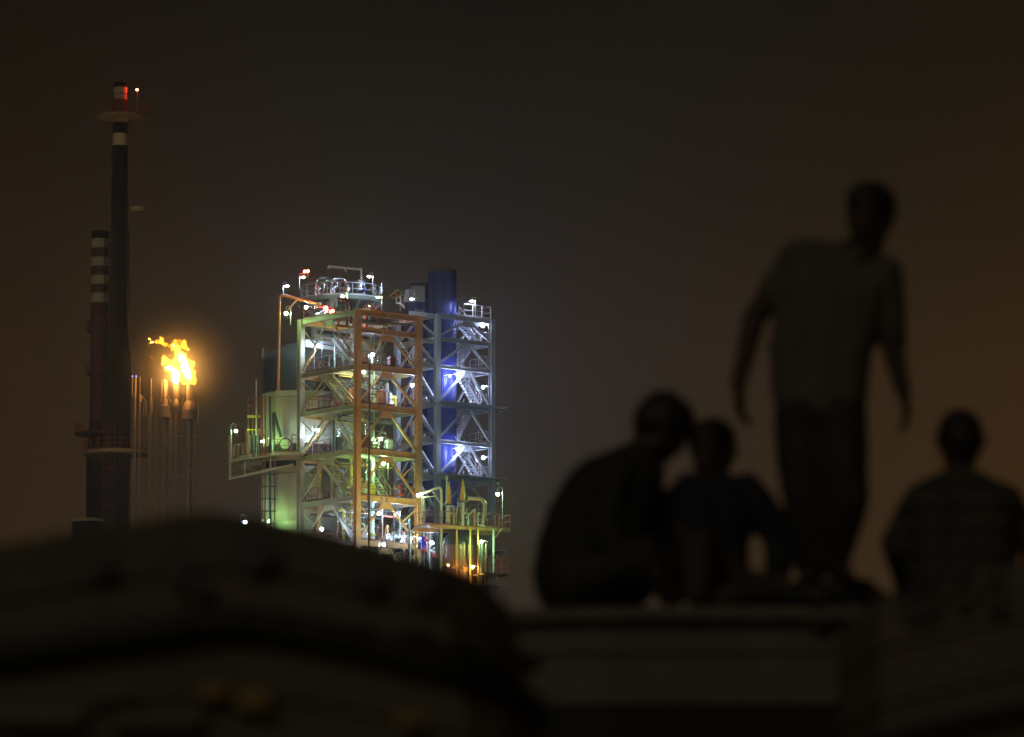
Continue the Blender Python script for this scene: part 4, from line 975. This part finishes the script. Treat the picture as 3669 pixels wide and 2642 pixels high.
YM = 23.0
zM = PP(1400, 1338, YM).z
bm, ptM = boat(-.85, 7.5, YM+1.5, 3.0, lambda x: zM + .012*x*x*.1, 15, 'flat decked grey fishing boat carrying the four men', [B_BLACK]*13 + [B_GREY]*2, [(.985, .02, B_GREY)], B_GREY, .02, 0, 0, .16, .2)  # top two plank rows grey, all rows below black
p = on_hull(ptM, 1815, 1372, YM)
part('hawse_hole', MB().tube([p + Vector((0, .03, 0)), p - Vector((0, .03, 0))], .055, 16), B_BLACK, bm)
YR = 17.0
tabR = []
for x, y in ((1880, 1345), (1950, 1322), (2020, 1305), (2100, 1285), (2180, 1266), (2268, 1246)):
    p = PP(x, y, YR); tabR.append((p.x, p.z))
tabR = tabR + [(2.2, tabR[-1][1]+.13), (4.0, tabR[-1][1]+.2), (8.0, tabR[-1][1]+.1)]
bx0 = PP(1872, 1345, YR).x
br, ptR = boat(bx0, 9.0, YR+.45, .9, interp([(bx0, tabR[0][1]-.03)] + tabR), 16, 'dark fishing boat bow with rubbed dark lettering, lower right corner', [B_BROWN, B_TEAL, B_BROWN], [(.86, .022, B_BLACK), (.80, .03, B_BROWN)], B_GREY, .06, .04, 0, .008, .2)
# illegible lettering strokes: each a worn round letter
for x in (2010, 2072, 2140, 2190):
    p = on_hull(ptR, x, 1340 - (x-2000)*.14, YR)
    mb = MB(); rr = (.028, .052)
    pts = [p + Vector((rr[0]*math.cos(a), -.012, rr[1]*math.sin(a))) for a in [2*math.pi*k/16 for k in range(17)]]
    mb.tube(pts, .011, 6); part('painted_letter', mb, B_MARK, br)

# =================================================================== people (all about 24 m away, on the flat boat)
def capsules(mb, segs):
    for a, ra, b, rb in segs:
        a, b = Vector(a), Vector(b)
        mb.ball(a, ra, 12, 8); mb.ball(b, rb, 12, 8)
        mb.tube([a, b], [ra, rb], 12)
def body_mesh(name, segs, balls, voxel, mat, parent, label=None, wr=0):
    mb = MB(); capsules(mb, segs)
    for c, r, sc in balls: mb.ball(c, r, 18, 12, sc)
    org = ORG[parent.name]
    me = mb.mesh(name, None, org); o = bpy.data.objects.new('tmp', me); COL.objects.link(o)
    m = o.modifiers.new('r', 'REMESH'); m.mode = 'VOXEL'; m.voxel_size = voxel
    s_ = o.modifiers.new('s', 'SMOOTH'); s_.factor = .5; s_.iterations = 16 if voxel > .0115 else 5
    dg = bpy.context.evaluated_depsgraph_get(); out = bpy.data.meshes.new_from_object(o.evaluated_get(dg)); out.name = name
    bpy.data.objects.remove(o); bpy.data.meshes.remove(me)
    out.update()
    if wr:
        cs = [(v.co.copy(), v.normal.copy()) for v in out.vertices]
        for v, (c, n) in zip(out.vertices, cs):
            v.co = c + n*(mnoise.fractal(Vector((c.x*9, c.y*9, c.z*5)), .9, 2, 3)*wr)
    out.materials.clear(); out.materials.append(mat)
    out.polygons.foreach_set('use_smooth', [True]*len(out.polygons))
    p = bpy.data.objects.new(name, out); COL.objects.link(p); p.parent = parent; ORG[p.name] = org
    if label: p['label'] = label
    return p
SKIN = paint('brown_skin', (.045, .026, .015), .55, 0, .1, 8, bump=.05)
HAIR = paint('black_hair', (.012, .011, .010), .6, 0, .3, 30, bump=.4)
def hand(wrist, tip, palmn, thumb_dir, curl=.3, k=1.0):
    """palm and five separate fingers from wrist to tip"""
    wrist, tip = Vector(wrist), Vector(tip); d = (tip-wrist); L = d.length; d.normalize()
    n = Vector(palmn); n = (n - d*n.dot(d)).normalized(); sd = Vector(thumb_dir); sd = (sd - d*sd.dot(d) - n*sd.dot(n)).normalized()
    S = []
    for f in (-.030, -.010, .010, .028):
        S.append((wrist + sd*f*.6, .023, wrist + d*L*.50 + sd*f, .018))
    for f, ln in ((-.030, .37), (-.010, .46), (.011, .50), (.031, .44)):
        a = wrist + d*L*.50 + sd*f; b = a + d*L*ln*.5 + n*curl*.02; c = b + d*L*ln*.45*(1-curl*.5) + n*curl*.045
        S += [(a, .0135, b, .012), (b, .012, c, .010)]
    a = wrist + d*L*.12 + sd*.026; b = a + d*L*.22 + sd*.032; c = b + d*L*.22 + sd*.008 + n*.012
    S += [(a, .014, b, .012), (b, .012, c, .009)]
    return S
def head(c, face, up=(0, 0, 1), s=1.0):
    """skull, jaw, nose, ears, brow, lips as overlapping volumes; face = looking direction"""
    c = Vector(c); f = Vector(face).normalized(); u = Vector(up); u = (u - f*u.dot(f)).normalized(); r = f.cross(u)
    balls = []
    segs = [(c + u*.025*s - f*.022*s, .086*s, c + u*.030*s + f*.022*s, .078*s),
            (c - u*.03*s + f*.045*s, .058*s, c - u*.075*s + f*.062*s, .035*s),
            (c - u*.045*s + r*.045*s + f*.01*s, .03*s, c - u*.085*s + f*.055*s + r*.012*s, .024*s),
            (c - u*.045*s - r*.045*s + f*.01*s, .03*s, c - u*.085*s + f*.055*s - r*.012*s, .024*s),
            (c + u*.008*s + f*.094*s, .008*s, c - u*.026*s + f*.106*s, .012*s),                       # nose
            (c + u*.022*s + f*.088*s - r*.04*s, .010*s, c + u*.022*s + f*.088*s + r*.04*s, .010*s),   # brow
            (c - u*.054*s + f*.092*s - r*.018*s, .007*s, c - u*.054*s + f*.092*s + r*.018*s, .007*s)] # lips
    for sg in (-1, 1):
        e = c + r*sg*.083*s - f*.008*s
        segs += [(e + u*.02*s, .012*s, e - u*.02*s + f*.006*s, .009*s), (e + u*.02*s + r*sg*.012*s - f*.01*s, .009*s, e - u*.004*s + r*sg*.012*s - f*.012*s, .007*s)]
        balls.append((c + f*.082*s + u*.006*s + r*sg*.032*s, .0125*s, (1, 1, 1)))
    return segs, balls
def hair(c, face, up=(0, 0, 1), s=1.0, full=1.0):
    c = Vector(c); f = Vector(face).normalized(); u = Vector(up); u = (u - f*u.dot(f)).normalized(); r = f.cross(u)
    S = [(c + u*.045*s - f*.026*s, .087*s*full, c + u*.052*s + f*.022*s, .078*s*full), (c + u*.005*s - f*.045*s, .075*s*full, c - u*.03*s - f*.045*s, .058*s),
         (c + u*.03*s - f*.02*s + r*.035*s, .062*s, c + u*.03*s - f*.02*s - r*.035*s, .062*s)]
    return S, []
def person(loc, label):
    return thing('person', loc, label, 'person', 'men on the flat boat')
TRO = paint('dark_trousers', (.026, .024, .020), .8, 0, .2, 6, bump=.2)
SH_G = paint('grey_shirt', (.092, .086, .066), .8, 0, .15, 6, bump=.2)
SH_D = paint('dark_green_shirt', (.020, .020, .015), .8, 0, .2, 6, bump=.2)
SH_B = paint('navy_shirt', (.008, .009, .018), .8, 0, .2, 6, bump=.2)
def stripes(name):
    m = bpy.data.materials.new(name); m.use_nodes = True; n = m.node_tree.nodes; l = m.node_tree.links; b = n['Principled BSDF']
    t = n.new('ShaderNodeTexCoord'); sx = n.new('ShaderNodeSeparateXYZ'); wv = n.new('ShaderNodeMath'); wv.operation = 'SINE'; wk = n.new('ShaderNodeMath'); wk.operation = 'MULTIPLY'; wk.inputs[1].default_value = 62; wh = n.new('ShaderNodeMath'); wh.operation = 'MULTIPLY_ADD'; wh.inputs[1].default_value = .5; wh.inputs[2].default_value = .5
    r = n.new('ShaderNodeValToRGB'); r.color_ramp.elements[0].color = (.030, .027, .022, 1); r.color_ramp.elements[1].color = (.055, .047, .037, 1); r.color_ramp.elements[0].position = .4; r.color_ramp.elements[1].position = .6
    l.new(t.outputs['Object'], sx.inputs[0]); l.new(sx.outputs['Z'], wk.inputs[0]); l.new(wk.outputs[0], wv.inputs[0]); l.new(wv.outputs[0], wh.inputs[0]); l.new(wh.outputs[0], r.inputs[0]); l.new(r.outputs[0], b.inputs['Base Color']); b.inputs['Roughness'].default_value = .8
    return m
Y0 = 24.0
def q(x, y, d=0.0): return PP(x, y, Y0 + d)
# --- heap of netting under the standing man
nb_ = []
for x, y, r in ((1760, 1322, .07), (1800, 1312, .09), (1850, 1310, .10), (1905, 1314, .08), (1940, 1326, .06), (1880, 1330, .1), (1820, 1332, .1), (1720, 1332, .05)):
    nb_.append((q(x, y, .05), r, (1.2, 1.3, .7)))
me = remesh_blobs('net_heap', nb_, .02, .03, 8, 9); me.materials.append(B_BLACK)
no_ = bpy.data.objects.new('net_heap', me); COL.objects.link(no_); no_.location = nb_[0][0]
no_['label'] = 'black heap of fishing net under the feet of the standing man'; no_['category'] = 'net'
# --- standing man
p1 = person(q(1830, 1290), 'man standing in a loose grey shirt, arms hanging away from his sides')
hc = q(1926, 482, -.02); face = Vector((-.45, -.85, -.12)); upv = Vector((.06, 0, 1))
hs, hb_ = head(hc, face, upv, 1.17)
sL, sR = q(1768, 574, .05), q(1962, 606, -.04)
eL, wL, tL = q(1670, 706, .10), q(1636, 852, .0), q(1640, 952, -.03)
eR, wR, tR = q(1976, 765, .05), q(2000, 868, -.06), q(2018, 960, -.10)
hpL, hpR = q(1775, 925, .02), q(1862, 925, -.02)
knL, knR = q(1783, 1100, -.03), q(1876, 1108, -.12)
anL, anR = q(1800, 1262, .05), q(1850, 1258, -.02)
body = hs + [(hc - Z*.06, .055, q(1905, 575), .06), (sL, .06, sR, .06), (q(1800, 640), .10, q(1790, 860), .10), (q(1900, 650), .10, q(1870, 860), .10),
        (sL, .062, eL, .054), (eL, .052, wL, .036), (sR, .06, eR, .052), (eR, .052, wR, .036),
        (hpL, .085, knL, .058), (knL, .056, anL, .038), (hpR, .085, knR, .058), (knR, .056, anR, .038), (hpL, .09, hpR, .09),
        (anL, .036, anL + Vector((-.02, -.14, -.045)), .03), (anR, .036, anR + Vector((.05, -.14, -.045)), .03)]
body += [(hc - Z*.10, .070, q(1890, 585), .085), (q(1900, 575, .02), .07, sL, .055), (q(1900, 575, .02), .07, sR, .055)]
body += hand(wL, tL, (1, .2, 0), (.2, -1, 0), .6) + hand(wR, tR, (-1, .2, 0), (-.1, -1, 0), .6)
body_mesh('body', body, hb_, .009, SKIN, p1)
hh, _ = hair(hc, face, upv, 1.2, 1.03); body_mesh('hair', hh, [], .012, HAIR, p1)
shirt = [(q(1776, 580), .092, q(1955, 616), .082), (q(1885, 572, .03), .082, q(1800, 572, .03), .086), (q(1905, 585, .03), .085, q(1960, 622, .0), .080), (q(1790, 640, .02), .135, q(1765, 780, .02), .125), (q(1905, 650), .130, q(1868, 790), .115), (q(1765, 780, .02), .125, q(1775, 905, .02), .125), (q(1868, 790), .115, q(1858, 905), .112),
         (q(1840, 650), .13, q(1815, 900), .13), (sL, .085, q(1722, 645, .07), .082), (sR, .080, q(1972, 690), .075), (q(1972, 690), .075, q(1976, 745, .03), .070), (q(1905, 570, .03), .065, q(1890, 610), .08)]
body_mesh('shirt', shirt, [], .012, SH_G, p1, wr=.012)
trs = [(q(1782, 915), .125, q(1852, 915), .12), (hpL, .128, knL + Vector((-.005, 0, 0)), .100), (knL, .100, anL + Z*.03, .084), (hpR, .120, knR, .098), (knR, .096, anR + Z*.03, .074)]
body_mesh('trousers', trs, [], .012, TRO, p1, wr=.010)

# --- hunched man, left
p2 = person(q(1340, 1330), 'hunched man sitting with his round back to the left, dark shirt')
hc = q(1466, 948, .05); face = Vector((.75, .25, -.55)); upv = Vector((.35, 0, 1))
hs, hb_ = head(hc, face, upv, 1.18)
body = hs + [(hc - Z*.04 - Vector((.03, 0, 0)), .062, q(1400, 1020, .02), .075), (q(1390, 1040), .10, q(1290, 1180), .13), (q(1290, 1180), .13, q(1270, 1280), .14),
        (q(1360, 1040, -.12), .06, q(1330, 1190, -.2), .05), (q(1330, 1190, -.2), .045, q(1440, 1260, -.25), .032), (q(1420, 1040, .14), .06, q(1440, 1180, .2), .05), (q(1440, 1180, .2), .045, q(1490, 1240, .1), .032),
        (q(1270, 1290, -.1), .10, q(1430, 1230, -.22), .07), (q(1430, 1230, -.22), .062, q(1480, 1320, -.2), .042), (q(1280, 1290, .1), .10, q(1450, 1240, .2), .07), (q(1450, 1240, .2), .062, q(1500, 1320, .2), .042)]
body += hand(q(1440, 1260, -.25), q(1485, 1275, -.28), (0, 0, -1), (0, 1, .2), .7) + hand(q(1490, 1240, .1), q(1530, 1252, .05), (0, 0, -1), (0, -1, .2), .7)
body_mesh('body', body, hb_, .009, SKIN, p2)
hh, _ = hair(hc, face, upv, 1.18, 1.04); body_mesh('hair', hh, [], .012, HAIR, p2)
shirt = [(q(1400, 1030), .10, q(1330, 1075), .135), (q(1330, 1075), .135, q(1280, 1170), .160), (q(1280, 1170), .160, q(1268, 1270), .175), (q(1410, 1050), .12, q(1350, 1180), .17), (q(1350, 1180), .17, q(1340, 1270), .17),
         (q(1360, 1050, -.12), .085, q(1335, 1185, -.2), .075), (q(1335, 1185, -.2), .07, q(1430, 1250, -.24), .052), (q(1420, 1050, .14), .085, q(1440, 1180, .2), .075), (q(1440, 1180, .2), .068, q(1482, 1236, .1), .05)]
body_mesh('shirt', shirt, [], .013, SH_D, p2, wr=.014)
trs = [(q(1268, 1285, -.1), .12, q(1430, 1232, -.22), .092), (q(1430, 1232, -.22), .085, q(1478, 1312, -.2), .062), (q(1280, 1285, .1), .12, q(1450, 1242, .2), .092), (q(1450, 1242, .2), .085, q(1498, 1312, .2), .062), (q(1250, 1300), .13, q(1400, 1300), .10)]
body_mesh('trousers', trs, [], .013, TRO, p2, wr=.010)

# --- man leaning on his arm, middle
p3 = person(q(1590, 1320), 'man in a navy shirt leaning on his outstretched arm, between the hunched and standing men')
hc = q(1578, 1003, .12); face = Vector((-.55, -.8, -.25)); upv = Vector((-.05, 0, 1))
hs, hb_ = head(hc, face, upv, 1.14)
sL, sR = q(1530, 1085, .12), q(1648, 1090, .12)
body = hs + [(hc - Z*.06, .052, q(1580, 1080, .12), .06), (sL, .055, sR, .055), (q(1560, 1110, .12), .11, q(1570, 1270, .14), .12), (q(1610, 1110, .12), .10, q(1600, 1270, .14), .12),
        (sR, .055, q(1724, 1180, .1), .045), (q(1724, 1180, .1), .044, q(1728, 1285, .04), .034), (sL, .055, q(1510, 1180, .0), .042), (q(1510, 1180, .0), .040, q(1560, 1225, -.1), .030),
        (q(1560, 1290, .1), .10, q(1545, 1205, -.25), .068), (q(1545, 1205, -.25), .062, q(1540, 1325, -.3), .042), (q(1610, 1300, .1), .09, q(1690, 1300, -.2), .065), (q(1690, 1300, -.2), .06, q(1600, 1325, -.3), .042)]
body += hand(q(1728, 1283, .04), q(1730, 1326, .0), (0, 1, 0), (-1, 0, 0), .2) + hand(q(1560, 1225, -.1), q(1590, 1235, -.15), (0, 0, -1), (0, 1, 0), .6)
body_mesh('body', body, hb_, .009, SKIN, p3)
hh, _ = hair(hc, face, upv, 1.14, 1.03); body_mesh('hair', hh, [], .012, HAIR, p3)
shirt = [(q(1528, 1092, .12), .09, q(1645, 1100, .12), .085), (q(1545, 1130, .12), .14, q(1560, 1270, .14), .13), (q(1605, 1125, .12), .13, q(1585, 1270, .14), .12), (q(1500, 1130, .16), .11, q(1520, 1270, .18), .12), (sR, .088, q(1722, 1178, .1), .080), (q(1722, 1178, .1), .074, q(1728, 1265, .06), .060), (q(1580, 1060, .12), .075, q(1580, 1100, .12), .09), (sL, .072, q(1513, 1165, .02), .06)]
body_mesh('shirt', shirt, [], .013, SH_B, p3, wr=.012)
trs = [(q(1565, 1295, .12), .12, q(1545, 1210, -.25), .082), (q(1545, 1210, -.25), .078, q(1541, 1315, -.3), .06), (q(1605, 1300, .12), .11, q(1690, 1304, -.2), .075), (q(1690, 1304, -.2), .07, q(1610, 1322, -.3), .055)]
body_mesh('trousers', trs, [], .013, paint('brown_trousers', (.045, .032, .020), .8, 0, .2, 6), p3, wr=.010)

# --- man seen from behind, right
p4 = person(q(2130, 1330), 'man in a striped shirt sitting with his back to the camera, at the right edge')
hc = q(2126, 985, .10); face = Vector((-.1, 1, -.35)); upv = Vector((0, 0, 1))
hs, hb_ = head(hc, face, upv, 1.12)
sL, sR = q(2036, 1120, .05), q(2228, 1122, .05)
body = hs + [(hc - Z*.06, .06, q(2126, 1075, .04), .065), (sL, .06, sR, .06), (q(2080, 1120, .05), .11, q(2085, 1280, .05), .12), (q(2180, 1120, .05), .11, q(2175, 1280, .05), .12),
        (sL, .058, q(1978, 1225, .05), .046), (q(1978, 1225, .05), .044, q(2000, 1300, .25), .032), (sR, .058, q(2290, 1220, .05), .046), (q(2290, 1220, .05), .044, q(2270, 1300, .25), .032),
        (q(2080, 1310, .05), .10, q(2020, 1310, .45), .07), (q(2020, 1310, .45), .06, q(2090, 1335, .6), .042), (q(2180, 1310, .05), .10, q(2240, 1310, .45), .07), (q(2240, 1310, .45), .06, q(2170, 1335, .6), .042)]
body += hand(q(2000, 1300, .25), q(2025, 1312, .32), (0, 0, -1), (1, 0, 0), .5) + hand(q(2270, 1300, .25), q(2245, 1312, .32), (0, 0, -1), (-1, 0, 0), .5)
body_mesh('body', body, hb_, .009, SKIN, p4)
hh, _ = hair(hc, face, upv, 1.12, 1.03); body_mesh('hair', hh, [], .012, HAIR, p4)
shirt = [(q(2050, 1118), .10, q(2220, 1120), .10), (q(2126, 1075, .03), .095, q(2040, 1118), .09), (q(2126, 1075, .03), .095, q(2226, 1122), .09), (q(2075, 1130), .135, q(2080, 1290), .140), (q(2185, 1130), .135, q(2185, 1290), .140), (q(2130, 1100), .11, q(2130, 1290), .15), (sL, .085, q(1986, 1205, .05), .072), (sR, .085, q(2284, 1200, .05), .072), (q(2126, 1072, .03), .07, q(2126, 1090, .03), .08)]
body_mesh('shirt', shirt, [], .013, stripes('striped_shirt'), p4, wr=.005)
trs = [(q(2080, 1315, .05), .12, q(2022, 1312, .45), .085), (q(2022, 1312, .45), .078, q(2088, 1332, .6), .06), (q(2180, 1315, .05), .12, q(2238, 1312, .45), .085), (q(2238, 1312, .45), .078, q(2172, 1332, .6), .06), (q(2080, 1315), .12, q(2180, 1315), .12)]
body_mesh('trousers', trs, [], .013, TRO, p4, wr=.010)
